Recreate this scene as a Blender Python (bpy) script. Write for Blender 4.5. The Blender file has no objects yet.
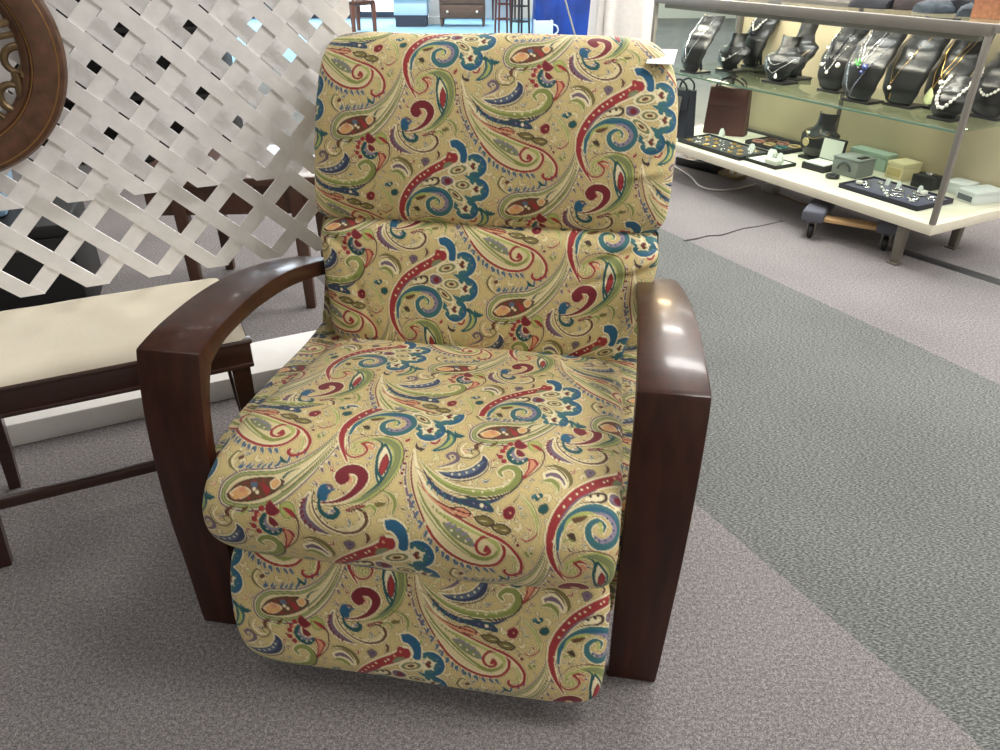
import bpy, bmesh, math, random, time
from mathutils import Vector, Matrix, noise
random.seed(7)
# ------------------------------------------------------------------ scene, camera, units
scene=bpy.context.scene; COL=scene.collection
CAMH=1.25; TILT=30.2; FPX=750.0
cam_d=bpy.data.cameras.new('camera'); cam_d.sensor_width=36; cam_d.lens=36*FPX/1000
cam=bpy.data.objects.new('camera',cam_d); COL.objects.link(cam)
cam.location=(0,0,CAMH); cam.rotation_euler=(math.radians(90-TILT),0,0); cam_d.clip_start=.02
scene.camera=cam
V=Vector
# ------------------------------------------------------------------ materials
def lin(c): return tuple(((x/255+0.055)/1.055)**2.4 if x>10 else x/255/12.92 for x in c)+(1,)
MATS={}
def mat(name,rgb,rough=.6,metal=0,spec=.5,coat=0,bump=None,var=None,sheen=0,emit=None):
    """principled material; var=(scale,amount,stretch xyz) mottles the colour; bump=(scale,strength,stretch)"""
    if name in MATS: return MATS[name]
    m=bpy.data.materials.new(name); m.use_nodes=True; nt=m.node_tree; b=nt.nodes['Principled BSDF']
    b.inputs['Base Color'].default_value=lin(rgb); b.inputs['Roughness'].default_value=rough; b.inputs['Metallic'].default_value=metal
    b.inputs['Specular IOR Level'].default_value=spec; b.inputs['Coat Weight'].default_value=coat; b.inputs['Coat Roughness'].default_value=.12
    b.inputs['Sheen Weight'].default_value=sheen
    if emit: b.inputs['Emission Color'].default_value=lin(emit[0]); b.inputs['Emission Strength'].default_value=emit[1]
    if var or bump: tc=nt.nodes.new('ShaderNodeTexCoord')
    def tex(scale,stretch,detail=4):
        mp=nt.nodes.new('ShaderNodeMapping'); mp.inputs['Scale'].default_value=stretch
        nt.links.new(tc.outputs['Object'],mp.inputs[0]); n=nt.nodes.new('ShaderNodeTexNoise'); n.inputs['Scale'].default_value=scale; n.inputs['Detail'].default_value=detail
        nt.links.new(mp.outputs[0],n.inputs['Vector']); return n
    if var:
        n=tex(var[0],var[2] if len(var)>2 else (1,1,1)); r=nt.nodes.new('ShaderNodeValToRGB'); c=lin(rgb); a=var[1]
        r.color_ramp.elements[0].position=.3; r.color_ramp.elements[1].position=.7
        r.color_ramp.elements[0].color=tuple(x*(1-a) for x in c[:3])+(1,); r.color_ramp.elements[1].color=tuple(min(1,x*(1+a)) for x in c[:3])+(1,)
        nt.links.new(n.outputs['Fac'],r.inputs[0]); nt.links.new(r.outputs[0],b.inputs['Base Color'])
    if bump:
        n=tex(bump[0],bump[2] if len(bump)>2 else (1,1,1)); bp=nt.nodes.new('ShaderNodeBump'); bp.inputs['Strength'].default_value=bump[1]; bp.inputs['Distance'].default_value=.002
        nt.links.new(n.outputs['Fac'],bp.inputs['Height']); nt.links.new(bp.outputs[0],b.inputs['Normal'])
    MATS[name]=m; return m
def glass_mat(name,tint,refl=.12):
    m=bpy.data.materials.new(name); m.use_nodes=True; nt=m.node_tree; nt.nodes.remove(nt.nodes['Principled BSDF']); out=nt.nodes['Material Output']
    t=nt.nodes.new('ShaderNodeBsdfTransparent'); t.inputs[0].default_value=tint
    g=nt.nodes.new('ShaderNodeBsdfGlossy'); g.inputs['Roughness'].default_value=.02
    f=nt.nodes.new('ShaderNodeFresnel'); f.inputs['IOR'].default_value=1.45; mx=nt.nodes.new('ShaderNodeMixShader')
    ge=nt.nodes.new('ShaderNodeNewGeometry'); sb=nt.nodes.new('ShaderNodeMath'); sb.operation='SUBTRACT'; sb.inputs[0].default_value=1; nt.links.new(ge.outputs['Backfacing'],sb.inputs[1]); ml=nt.nodes.new('ShaderNodeMath'); ml.operation='MULTIPLY'; nt.links.new(f.outputs[0],ml.inputs[0]); nt.links.new(sb.outputs[0],ml.inputs[1]); nt.links.new(ml.outputs[0],mx.inputs[0]); nt.links.new(t.outputs[0],mx.inputs[1]); nt.links.new(g.outputs[0],mx.inputs[2]); nt.links.new(mx.outputs[0],out.inputs[0])
    MATS[name]=m; return m
# ------------------------------------------------------------------ mesh builder
class MB:
    def __init__(s): s.v=[]; s.f=[]
    def add(s,vs,fs):
        o=len(s.v); s.v+= [tuple(p) for p in vs]; s.f+=[tuple(o+i for i in f) for f in fs]; return s
    def box(s,c,size,rz=0,bev=0,seg=2,rx=0,ry=0,taper=1):
        bm=bmesh.new(); bmesh.ops.create_cube(bm,size=1)
        for w in bm.verts:
            k=taper if w.co.z<0 else 1
            w.co=V((w.co.x*size[0]*k,w.co.y*size[1]*k,w.co.z*size[2]))
        if bev: bmesh.ops.bevel(bm,geom=bm.edges[:],offset=bev,segments=seg,profile=.5,affect='EDGES')
        M=Matrix.Translation(V(c))@Matrix.Rotation(rz,4,'Z')@Matrix.Rotation(ry,4,'Y')@Matrix.Rotation(rx,4,'X')
        bm.transform(M); return s.bm(bm)
    def bm(s,bm):
        bm.verts.index_update(); s.add([w.co.copy() for w in bm.verts],[[w.index for w in f.verts] for f in bm.faces]); bm.free(); return s
    def prism(s,poly,z0,z1,M=None,bev=0):
        """poly in xy, extruded z0..z1, transformed by M"""
        bm=bmesh.new(); f=bm.faces.new([bm.verts.new((p[0],p[1],z0)) for p in poly])
        r=bmesh.ops.extrude_face_region(bm,geom=[f]); bmesh.ops.translate(bm,vec=(0,0,z1-z0),verts=[g for g in r['geom'] if isinstance(g,bmesh.types.BMVert)])
        bmesh.ops.recalc_face_normals(bm,faces=bm.faces[:])
        if bev: bmesh.ops.bevel(bm,geom=[e for e in bm.edges],offset=bev,segments=2,profile=.5,affect='EDGES')
        if M is not None: bm.transform(M)
        return s.bm(bm)
    def tube(s,pts,r,n=8,closed=False,cap=True):
        P=[V(p) for p in pts]; N=len(P); rs=r if hasattr(r,'__len__') else [r]*N; vs=[]; fs=[]; up=None
        for i in range(N):
            t=(P[(i+1)%N]-P[i-1]) if closed else (P[min(i+1,N-1)]-P[max(i-1,0)])
            t=t.normalized() if t.length>1e-9 else V((0,0,1))
            if up is None: up=t.orthogonal().normalized()
            up=(up-t*up.dot(t)); up=up.normalized() if up.length>1e-6 else t.orthogonal().normalized(); w=t.cross(up)
            for k in range(n):
                a=2*math.pi*k/n; vs.append(P[i]+(up*math.cos(a)+w*math.sin(a))*rs[i])
        for i in range(N if closed else N-1):
            j=(i+1)%N
            for k in range(n): fs.append((i*n+k,i*n+(k+1)%n,j*n+(k+1)%n,j*n+k))
        if cap and not closed: fs+= [tuple(range(n-1,-1,-1)),tuple((N-1)*n+k for k in range(n))]
        return s.add(vs,fs)
    def lathe(s,prof,n=20,M=None):
        vs=[];fs=[]; N=len(prof)
        for r,z in prof:
            for k in range(n):
                a=2*math.pi*k/n; p=V((r*math.cos(a),r*math.sin(a),z)); vs.append(M@p if M is not None else p)
        for i in range(N-1):
            for k in range(n): fs.append((i*n+k,i*n+(k+1)%n,(i+1)*n+(k+1)%n,(i+1)*n+k))
        fs+= [tuple(range(n-1,-1,-1)),tuple((N-1)*n+k for k in range(n))]
        return s.add(vs,fs)
    def ball(s,c,r,n=8,sc=(1,1,1)):
        vs=[];fs=[]; R=n//2+1
        for i in range(1,R):
            for k in range(n):
                a=math.pi*i/R; b=2*math.pi*k/n; vs.append((c[0]+r*sc[0]*math.sin(a)*math.cos(b),c[1]+r*sc[1]*math.sin(a)*math.sin(b),c[2]+r*sc[2]*math.cos(a)))
        for i in range(R-2):
            for k in range(n): fs.append((i*n+k,i*n+(k+1)%n,(i+1)*n+(k+1)%n,(i+1)*n+k)[::-1])
        t=len(vs); vs.append((c[0],c[1],c[2]+r*sc[2])); vs.append((c[0],c[1],c[2]-r*sc[2]))
        for k in range(n): fs.append((t,k,(k+1)%n)); fs.append((t+1,(R-2)*n+(k+1)%n,(R-2)*n+k))
        return s.add(vs,fs)
    def build(s,name,m,parent=None,M=None,smooth=35,loc=None):
        me=bpy.data.meshes.new(name); me.from_pydata(s.v,[],s.f); me.validate()
        bm=bmesh.new(); bm.from_mesh(me); bmesh.ops.recalc_face_normals(bm,faces=bm.faces[:]); bm.to_mesh(me); bm.free()
        for x in (m if isinstance(m,(list,tuple)) else [m]): me.materials.append(x)
        me.polygons.foreach_set('use_smooth',[True]*len(me.polygons)); me.set_sharp_from_angle(angle=math.radians(smooth))
        o=bpy.data.objects.new(name,me); COL.objects.link(o)
        if parent: o.parent=parent
        if M is not None: o.matrix_local=M
        if loc is not None: o.location=loc
        return o
def empty(name,loc=(0,0,0),rz=0,parent=None):
    o=bpy.data.objects.new(name,None); COL.objects.link(o); o.location=loc; o.rotation_euler=(0,0,rz); o.empty_display_size=.05
    if parent: o.parent=parent
    return o
def tag(o,label=None,cat=None,group=None,kind=None):
    if label: o['label']=label
    if cat: o['category']=cat
    if group: o['group']=group
    if kind: o['kind']=kind
    return o
def copy_tree(o,parent=None):
    c=o.copy(); COL.objects.link(c)
    if parent: c.parent=parent
    for ch in list(o.children): copy_tree(ch,c)
    return c
def spline(P,n=10,closed=False):
    P=[V(p) for p in P]; N=len(P); out=[]
    for i in range(N if closed else N-1):
        if closed: a,b,c,d=P[i-1],P[i],P[(i+1)%N],P[(i+2)%N]
        else: a,b,c,d=P[max(i-1,0)],P[i],P[i+1],P[min(i+2,N-1)]
        for k in range(n):
            t=k/n; out.append(.5*((2*b)+(c-a)*t+(2*a-5*b+4*c-d)*t*t+(3*b-a-3*c+d)*t**3))
    if not closed: out.append(P[-1])
    return out
# palette
wood=mat('dark_red_wood',(56,26,14),.36,spec=.3,coat=.2,var=(9,.35,(6,6,.6)),bump=(30,.05,(8,8,1)))
bench_wood=mat('bench_wood',(52,27,18),.32,coat=.3,var=(8,.25,(1,8,8)))
black=mat('black_velvet',(22,23,26),.75,sheen=.25)
blackp=mat('black_plastic',(18,18,19),.45)
white=mat('white_card',(226,228,224),.6)
chrome=mat('brushed_metal',(150,145,138),.35,metal=.9)
casem=mat('satin_nickel_frame',(140,136,128),.42,metal=.35,var=(14,.06))
pearl=mat('pearl',(226,222,212),.22,spec=.6)
silver=mat('silver_metal',(205,205,205),.22,metal=.95)
gold=mat('gold_metal',(205,170,100),.3,metal=.9)
latm=mat('white_vinyl_lattice',(240,238,237),.5,var=(22,.07,(1,1,1)),bump=(90,.25,(1,1,1)))
import numpy as np
# ---- woven paisley pattern, drawn as curves on a half-drop repeat -------------------------
PT=5.0                       # samples per pattern unit
PW,PH,PDROP=174.5,156.0,78.0 # repeat width, height and half drop in pattern units
def srgb(r,g,b):
    return np.array([((c/255+0.055)/1.055)**2.4 if c>10 else c/255/12.92 for c in (r,g,b)])
class Pattern:
    FR={'1':(310,40),'2':(420,40),'3':(540,40),'4':(310,120),'5':(420,120),'6':(540,120)}
    def __init__(s,bg):
        s.nx,s.ny=int(round(PW*PT)),int(round(PH*PT)); s.drop=int(round(PDROP*PT))
        s.img=np.empty((s.ny,s.nx,3)); s.img[:]=bg
    def pt(s,f,p):           # drawing-sheet coordinates -> pattern units
        ox,oy=s.FR[f]; x=ox+p[0]/7.143; y=oy+p[1]/7.143
        det=174.5*156+7*10
        X=(x*156+7*y)/det; Y=(174.5*y-10*x)/det
        return X*PW,Y*PH
    def curve(s,P,closed=False,n=14):
        P=[np.array(p,float) for p in P]; N=len(P); out=[]
        rng=range(N) if closed else range(N-1)
        for i in rng:
            if closed: a,b,c,d=P[i-1],P[i],P[(i+1)%N],P[(i+2)%N]
            else: a,b,c,d=P[max(i-1,0)],P[i],P[i+1],P[min(i+2,N-1)]
            for k in range(n):
                t=k/n
                out.append(.5*((2*b)+(c-a)*t+(2*a-5*b+4*c-d)*t*t+(3*b-a-3*c+d)*t**3))
        if not closed: out.append(P[-1])
        return np.array(out)
    def comp(s,x0,y0,al,col):
        h,w=al.shape
        X=np.arange(x0,x0+w); Y=np.arange(y0,y0+h)
        k=np.floor_divide(X,s.nx); xi=X-k*s.nx
        yi=(Y[:,None]-k[None,:]*s.drop)%s.ny
        xi=np.broadcast_to(xi[None,:],yi.shape)
        s.img[yi,xi]=s.img[yi,xi]*(1-al[...,None])+np.array(col)*al[...,None]
    def stroke(s,f,P,w,col,raw=False,off=0.0):
        Q=[s.pt(f,p) for p in P] if not raw else P
        n=len(Q)
        if not hasattr(w,'__len__'): w=[w]*n
        ws=np.interp(np.linspace(0,1,n),np.linspace(0,1,len(w)),w)/7.143/2
        C=s.curve([(q[0],q[1],r) for q,r in zip(Q,ws)])
        if off:
            t=np.gradient(C[:,:2],axis=0); t/=np.linalg.norm(t,axis=1)[:,None]+1e-9
            C=C.copy(); C[:,0]+=-t[:,1]*off/7.143; C[:,1]+=t[:,0]*off/7.143
        C=C*PT; m=C[:,2].max()+3
        x0,y0=int(C[:,0].min()-m),int(C[:,1].min()-m); x1,y1=int(C[:,0].max()+m)+1,int(C[:,1].max()+m)+1
        al=np.zeros((y1-y0,x1-x0)); last=None
        for cx,cy,r in C:
            if last is not None:
                k=max(1,int(math.hypot(cx-last[0],cy-last[1])/max(1.0,r*.6)))
            else: k=1
            for j in range(1,k+1):
                q=j/k
                ax,ay,ar=(cx,cy,r) if last is None else (last[0]+(cx-last[0])*q,last[1]+(cy-last[1])*q,last[2]+(r-last[2])*q)
                a0,b0=int(ax-ar-2-x0),int(ay-ar-2-y0); a1,b1=int(ax+ar+3-x0),int(ay+ar+3-y0)
                a0,b0=max(a0,0),max(b0,0)
                yy,xx=np.ogrid[b0:b1,a0:a1]; yy=yy+y0; xx=xx+x0
                d=np.clip(ar-np.sqrt((xx-ax)**2+(yy-ay)**2)+.5,0,1)
                sub=al[b0:b1,a0:a1]; np.maximum(sub,d[:sub.shape[0],:sub.shape[1]],out=sub)
            last=(cx,cy,r)
        s.comp(x0,y0,al,col)
    def fill(s,f,P,col,outline=None,ow=10):
        C=s.curve([s.pt(f,p) for p in P],True)*PT
        x0,y0=int(C[:,0].min())-1,int(C[:,1].min())-1; x1,y1=int(C[:,0].max())+2,int(C[:,1].max())+2
        yy,xx=np.mgrid[y0:y1,x0:x1]; ins=np.zeros(yy.shape,bool)
        for (ax,ay),(bx,by) in zip(C,np.roll(C,-1,0)):
            if ay==by: continue
            c=((ay>yy)!=(by>yy))&(xx<(bx-ax)*(yy-ay)/(by-ay)+ax); ins^=c
        s.comp(x0,y0,ins.astype(float),col)
        if outline is not None: s.stroke(f,list(P)+[P[0]],ow,outline)
    def dots(s,f,P,w,col):
        for p in P: s.stroke(f,[p,(p[0]+1,p[1]+1)],w,col)
    def teeth(s,f,P,n,ln,w,col,side=1,lean=.6):
        C=s.curve([s.pt(f,p) for p in P]); idx=np.linspace(1,len(C)-2,n).astype(int)
        for i in idx:
            t=C[i+1]-C[i-1]; t/=np.linalg.norm(t)+1e-9; nn=np.array([-t[1],t[0]])*side
            a=C[i]; b=a+(nn+t*lean)*ln/7.143
            s.stroke(None,[tuple(a),tuple((a+b)/2+t*.3),tuple(b)],[w,w*.8,w*.2],col,raw=True)
def build_pattern():
    BG=srgb(210,190,132)
    RED=srgb(156,50,52); CRIM=srgb(120,34,44); BLUE=srgb(40,94,126); TEAL=srgb(58,108,112); DTEAL=srgb(34,84,84)
    GRN=srgb(138,146,78); LGRN=srgb(176,182,104); SAGE=srgb(128,136,96); OLV=srgb(120,108,58); BRN=srgb(104,66,44); DK=srgb(70,52,44)
    MAUV=srgb(118,98,112); LILA=srgb(140,130,148); NAVY=srgb(58,66,92); SLATE=srgb(92,108,128); CRM=srgb(236,224,184); PINK=srgb(214,150,112); ORG=srgb(222,170,112); LTAN=srgb(222,206,158)
    S=Pattern(BG); st,fi,do,te=S.stroke,S.fill,S.dots,S.teeth
    # oval paisley with the long tail
    up=[(680,110),(662,190),(622,300),(545,405),(440,470),(330,485),(230,497),(150,560),(130,640),(165,700),(280,722),(400,700),(505,640),(605,525),(665,400),(700,290),(716,180)]
    fi('1',[(330,485),(230,497),(150,560),(130,640),(165,700),(280,722),(400,700),(505,640),(605,525),(660,400),(640,300),(545,405),(440,470)],LTAN)
    st('1',up,[4,9,11,11,9,6],MAUV)
    st('1',up,[3,7,7,7,5],CRM,off=-11)
    st('1',[(668,210),(625,320),(550,425),(440,497),(330,510),(235,522),(172,575),(155,640),(185,682),(285,697),(395,675),(490,615),(580,520),(640,420),(675,320)],[6,20,28,28,28,20,8],SAGE)
    st('1',[(668,210),(625,320),(550,425),(440,497),(330,510),(235,522),(172,575),(155,640),(185,682),(285,697),(395,675),(490,615),(580,520),(640,420),(675,320)],[3,6,7,6,3],LGRN)
    fi('1',[(178,635),(230,572),(320,540),(420,536),(480,556),(450,602),(375,645),(285,668),(205,664)],BRN,DK,8)
    do('1',[(225,585),(270,566),(315,552),(365,548),(255,655),(310,650),(400,626)],11,RED); fi('1',[(192,626),(250,588),(308,616),(250,655)],ORG,CRM,7)
    fi('1',[(185,628),(215,640),(240,590),(262,628),(300,632),(262,650),(222,660)],ORG)
    fi('1',[(240,600),(265,585),(280,605),(262,625)],PINK)
    fi('1',[(300,565),(330,560),(340,585),(318,600)],SLATE); do('1',[(325,600),(345,615)],20,CRM)
    fi('1',[(360,560),(400,585),(415,615),(385,620),(372,595)],RED); do('1',[(350,570),(365,640),(300,650)],12,RED)
    fi('1',[(405,560),(435,535),(460,560),(440,590),(420,590)],ORG,CRM,6)
    st('1',[(470,530),(490,500),(540,470)],[14,10,3],DTEAL); st('1',[(470,590),(520,540),(590,450),(640,350),(668,240)],[14,12,8,6,3],SAGE); st('1',[(480,565),(540,500),(600,410),(645,300)],[6,8,6,3],CRM)
    st('1',[(470,612),(520,575),(600,470),(655,350),(690,240)],[4,6,6,4,2],DK)
    te('1',[(205,475),(300,472),(400,462),(480,420),(540,370)],8,30,18,SLATE,-1); te('1',[(215,480),(310,475),(410,465)],4,22,12,BLUE,-1,.9)
    fi('1',[(410,400),(440,420),(470,445),(430,440)],DTEAL)
    te('1',[(700,320),(690,400),(655,470)],4,26,16,MAUV,-1); do('1',[(668,420),(690,370),(650,455)],14,CRM)
    # small brown hook left of the oval
    st('1',[(215,510),(160,470),(135,420),(160,370),(190,380)],[4,14,16,12,6],OLV); st('1',[(215,505),(165,460),(152,415),(170,385)],[3,6,6,3],CRM); fi('1',[(180,410),(205,395),(215,415),(195,428)],BRN)
    # large curled teardrop
    body=[(318,-240),(345,-120),(380,20),(430,130),(500,240),(580,320),(680,375),(770,388),(845,370),(880,310),(930,300),(860,225),(760,185),(640,130),(540,80),(440,0),(380,-90)]
    fi('5',body,LTAN)
    st('5',[(330,-160),(360,-60),(420,50),(500,150),(590,240),(680,310),(760,345),(820,325),(845,290)],[10,26,30,30,30,26,20,12],GRN)
    st('5',[(332,-150),(365,-55),(425,60),(505,160),(595,250),(690,325)],[2,6,8,8,4],CRM)
    st('5',[(500,95),(600,140),(700,180),(800,225),(850,270),(840,325)],[8,26,30,26,22,6],LGRN); do('5',[(480+22*i,72+16*i) for i in range(9)],13,GRN)
    fi('5',[(540,150),(640,180),(700,225),(715,275),(650,255),(590,215)],SAGE); te('5',[(560,160),(640,200),(710,265)],6,26,16,LILA,-1); do('5',[(590,190),(630,220),(670,245)],12,CRM)
    red1=[(318,-225),(335,-120),(380,20),(430,130),(500,240),(580,320),(680,375),(770,390),(840,370),(880,310),(870,250),(820,215),(760,220),(728,260),(738,302),(775,318),(802,297),(785,272)]
    st('5',red1,[5,9,16,17,18,18,18,17,15,22],RED); st('5',red1[2:11],[3,6,6,3],CRM,off=-14)
    red2=[(380,-60),(440,0),(540,80),(640,130),(760,185),(860,225),(930,280),(972,350),(965,420),(915,450),(882,432),(882,410)]
    st('5',red2,[3,10,15,18,20,18],RED); st('5',red2[1:9],[3,7,6,3],CRM,off=14)
    do('5',[(778,290)],24,RED)
    st('5',[(905,300),(935,350),(935,400),(900,420)],[3,10,10,3],LGRN)
    for c,a in (((640,92),12),((770,132),10),((862,170),8)):
        x,y=c; fi('5',[(x-62,y-8-a),(x,y-26),(x+50,y+4),(x+20,y+28),(x-30,y+14)],OLV if a<12 else PINK,DK,8)
        st('5',[(x-40,y-4),(x+26,y+6)],[3,8,3],LTAN)
    te('5',[(350,10),(420,150),(500,275),(590,355),(700,405),(810,412)],15,30,20,SLATE,1,.7); te('5',[(370,70),(470,240),(570,350),(680,400)],7,22,12,BLUE,1,.2); do('5',[(540,300),(600,350),(660,385),(470,225)],11,CRM)
    # fronds springing from the top of the teardrop
    st('2',[(318,300),(335,420),(375,560),(450,740)],[8,26,24,10],LTAN); st('2',[(322,290),(350,400),(420,520),(540,640)],[4,14,16,6],CRM)
    st('2',[(318,320),(330,440),(365,570),(440,720)],[3,8,9,8],CRIM); st('2',[(300,400),(310,500),(345,610),(400,720)],[4,12,14,6],MAUV); do('2',[(300,470),(318,540),(338,600),(370,660)],11,CRM)
    g=[(360,365),(430,440),(520,505),(630,545),(770,552),(885,515),(930,450),(912,398),(862,388),(822,418),(838,446)]
    st('2',g,[6,30,48,52,54,50,36,26],CRM); st('2',g,[4,20,36,40,42,38,26,16],GRN); st('2',[(440,450),(530,505),(640,538),(770,540),(870,505),(905,455)],[3,9,10,10,5],LGRN)
    do('2',[(690,545),(740,548),(800,535),(850,510),(880,470)],13,CRM); st('2',[(560,555),(680,580),(790,578),(890,545),(948,475),(945,410)],[3,11,12,12,6],DK)
    st('2',[(390,425),(470,530),(570,590),(690,612),(790,600),(862,570)],[4,24,34,30,24,6],NAVY); te('2',[(430,500),(520,570),(640,608),(780,604)],9,24,14,TEAL,1); do('2',[(520,556),(580,588),(640,602),(700,606)],12,LILA)
    fi('2',[(610,595),(700,590),(790,620),(805,655),(720,640),(640,620)],NAVY,DTEAL,8); do('2',[(745,622)],22,CRM); do('2',[(700,612),(770,630)],10,LILA)
    st('2',[(375,470),(440,570),(540,630),(650,665),(695,672)],[3,9,10,9,5],CRIM); st('2',[(400,520),(470,600),(570,655),(690,690),(700,672)],[3,10,12,9,4],PINK)
    st('2',[(350,420),(440,480),(470,510)],[3,8,3],OLV); st('2',[(390,560),(440,640),(520,720)],[3,10,8],GRN)
    fi('2',[(465,432),(560,432),(650,405),(705,350),(715,312),(752,350),(745,410),(690,460),(600,482),(520,468)],NAVY,CRM,7)
    st('2',[(495,444),(590,450),(670,420),(725,360)],[6,22,28,10],SLATE); do('2',[(560,450),(600,448),(640,434),(675,412),(700,385)],12,CRM); st('2',[(520,476),(610,490),(700,465),(752,410),(755,350)],[3,8,9,8,3],DK)
    st('2',[(470,412),(530,388),(572,362),(572,325),(540,308),(512,328),(530,350)],[5,14,26,26,22,18,14],MAUV); st('2',[(480,415),(540,400),(580,372)],[3,8,3],CRM); do('2',[(545,335)],14,NAVY)
    fi('2',[(478,120),(515,150),(540,200),(520,255),(475,290),(425,297),(470,255),(490,200)],TEAL,DTEAL,9); st('2',[(500,160),(516,205),(495,255),(455,285)],[3,20,20,4],LGRN)
    fi('2',[(520,130),(545,150),(592,170),(560,190),(535,180)],DTEAL)
    st('2',[(335,225),(370,190),(415,178),(448,205),(432,240),(405,238),(400,215)],[3,8,12,14,16,14,10],RED); st('2',[(345,240),(385,205),(420,200)],[3,8,3],PINK)
    fi('2',[(320,240),(340,275),(375,285),(360,305),(325,285)],DK); do('2',[(280,310),(290,350),(275,400),(290,440)],14,CRIM); st('2',[(270,280),(275,360),(280,460)],[4,10,4],LILA)
    st('2',[(605,205),(572,230),(560,280),(590,330),(650,340),(692,305),(675,275),(645,285),(655,310)],[3,8,10,12,12,10,9],OLV); st('2',[(612,225),(585,270),(610,315),(655,320)],[3,9,9,3],CRM); do('2',[(600,280),(615,300)],14,PINK)
    fi('2',[(712,208),(680,218),(655,240),(662,272),(682,272),(684,242)],BRN); fi('2',[(795,208),(762,218),(748,244),(764,248)],BRN); st('2',[(800,195),(780,235),(740,255),(705,240)],[3,10,12,4],LGRN); st('2',[(727,222),(702,252),(702,284)],[3,8,3],CRM)
    # red and blue flower head
    fi('2',[(905,170),(885,200),(895,240),(930,250),(960,225),(935,200)],CRIM,RED,6)
    do('2',[(862,215),(838,245),(822,275),(815,318),(838,348)],34,RED); do('2',[(795,305),(815,230),(830,352)],14,CRIM); do('2',[(845,290),(852,250)],22,PINK)
    fi('2',[(960,190),(1000,170),(1035,195),(1040,240),(1000,260),(970,235)],LGRN,GRN,8)
    st('2',[(880,248),(868,290),(885,330),(925,348),(965,325)],[26,44,50,46,26],DTEAL); st('2',[(888,262),(884,292),(900,320),(930,330),(955,315)],[8,18,22,18,8],LILA); fi('2',[(905,255),(935,270),(955,300),(925,310),(902,290)],CRIM)
    do('2',[(872,300),(886,330),(915,346),(945,340)],9,CRM)
    st('3',[(150,225),(185,240),(205,290),(190,370),(140,430),(85,475)],[5,12,11,9,8,4],BRN); st('3',[(120,205),(160,225),(185,255)],[6,26,8],RED); do('3',[(150,240)],16,PINK)
    fi('3',[(118,322),(150,330),(165,365),(140,410),(100,455),(120,400),(125,360)],PINK,RED,10); fi('3',[(150,320),(175,345),(175,370),(155,345)],RED)
    # tall red-stemmed fan of blue scallops
    stem=[(668,368),(600,412),(500,462),(400,532),(322,622),(282,700),(266,770),(268,850),(300,945),(352,1040)]
    st('3',stem,[96,84,78,74,68,62,54,46,34,16],CRM); st('3',stem,[70,64,60,60,54,48,42,34,22,8],RED)
    fi('3',[(625,330),(650,325),(668,345),(690,335),(698,365),(690,400),(650,405),(620,380)],RED); st('3',[(500,500),(400,570),(330,660),(302,760),(310,860),(340,950)],[6,12,14,12,10,4],MAUV)
    do('3',[(560,425),(540,440),(478,462),(450,490),(420,505),(395,535),(360,565),(330,610),(305,660)],13,CRM); do('3',[(282,790),(286,830),(292,870),(306,910),(322,950)],11,CRM); do('3',[(640,360),(600,395)],16,PINK)
    def scallop(cx,cy,a0,a1,R,w):
        st('3',[(cx+R*math.cos(math.radians(a0+(a1-a0)*i/6)),cy+R*math.sin(math.radians(a0+(a1-a0)*i/6))) for i in range(7)],[w*.7,w,w,w,w*.7],CRM)
        st('3',[(cx+R*math.cos(math.radians(a0+(a1-a0)*i/6)),cy+R*math.sin(math.radians(a0+(a1-a0)*i/6))) for i in range(7)],[w*.55,w*.82,w*.85,w*.82,w*.55],TEAL)
        st('3',[(cx+(R+w*.18)*math.cos(math.radians(a0+(a1-a0)*i/6)),cy+(R+w*.18)*math.sin(math.radians(a0+(a1-a0)*i/6))) for i in range(7)],[4,w*.4,w*.45,w*.4,4],BLUE)
        do('3',[(cx+(R+2)*math.cos(math.radians(a)),cy+(R+2)*math.sin(math.radians(a))) for a in (a0+.35*(a1-a0),a0+.55*(a1-a0))],10,LILA)
    scallop(812,432,-115,100,66,74); scallop(822,612,-110,105,66,74); scallop(742,762,-60,150,64,70)
    st('3',[(745,500),(800,525),(850,520)],[8,34,8],TEAL); st('3',[(735,655),(790,690),(845,680)],[8,40,10],TEAL); st('3',[(610,690),(660,730),(690,770)],[16,44,16],TEAL)
    fi('3',[(642,238),(700,232),(752,270),(772,330),(765,400),(735,412),(712,395),(715,350),(690,305),(655,290)],BLUE,CRM,8)
    for cx,cy in ((805,432),(822,606),(735,760)):
        P=[]
        for i in range(10):
            r=58 if i%2==0 else 30; a=math.radians(i*36-20); P.append((cx+r*math.cos(a),cy+r*.95*math.sin(a)))
        fi('3',P,CRM); do('3',[(cx-4,cy),(cx+8,cy-14),(cx+6,cy+14)],26,BRN); do('3',[(cx+2,cy+2)],18,CRIM); do('3',[(cx-26,cy-8),(cx+24,cy+12)],8,OLV)
    for cx,cy,rx,ry,a in ((700,458,80,38,-14),(728,574,68,40,4),(672,650,90,34,42)):
        ca,sa=math.cos(math.radians(a)),math.sin(math.radians(a))
        E=lambda q:[(cx+q*rx*math.cos(t*.785)*ca-q*ry*math.sin(t*.785)*sa,cy+q*rx*math.cos(t*.785)*sa+q*ry*math.sin(t*.785)*ca) for t in range(8)]
        fi('3',E(1.0),CRM); fi('3',E(.8),SAGE); fi('3',E(.58),LTAN,OLV,6); fi('3',E(.3),BRN)
    fi('3',[(572,510),(610,500),(660,525),(660,560),(610,582),(570,560)],MAUV,CRM,8); do('3',[(620,542)],44,CRIM); do('3',[(585,540)],16,LILA)
    st('3',[(590,440),(620,420),(660,400)],[8,34,8],SAGE); st('3',[(600,436),(640,412)],[3,12,3],LILA)
    st('3',[(440,545),(500,520),(545,520),(552,550),(520,572),(470,575),(400,590)],[4,10,16,18,14,8,3],DK); st('3',[(450,560),(500,545),(525,548)],[14,34,24],CRM); do('3',[(508,530),(468,540)],18,DK)
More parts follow.
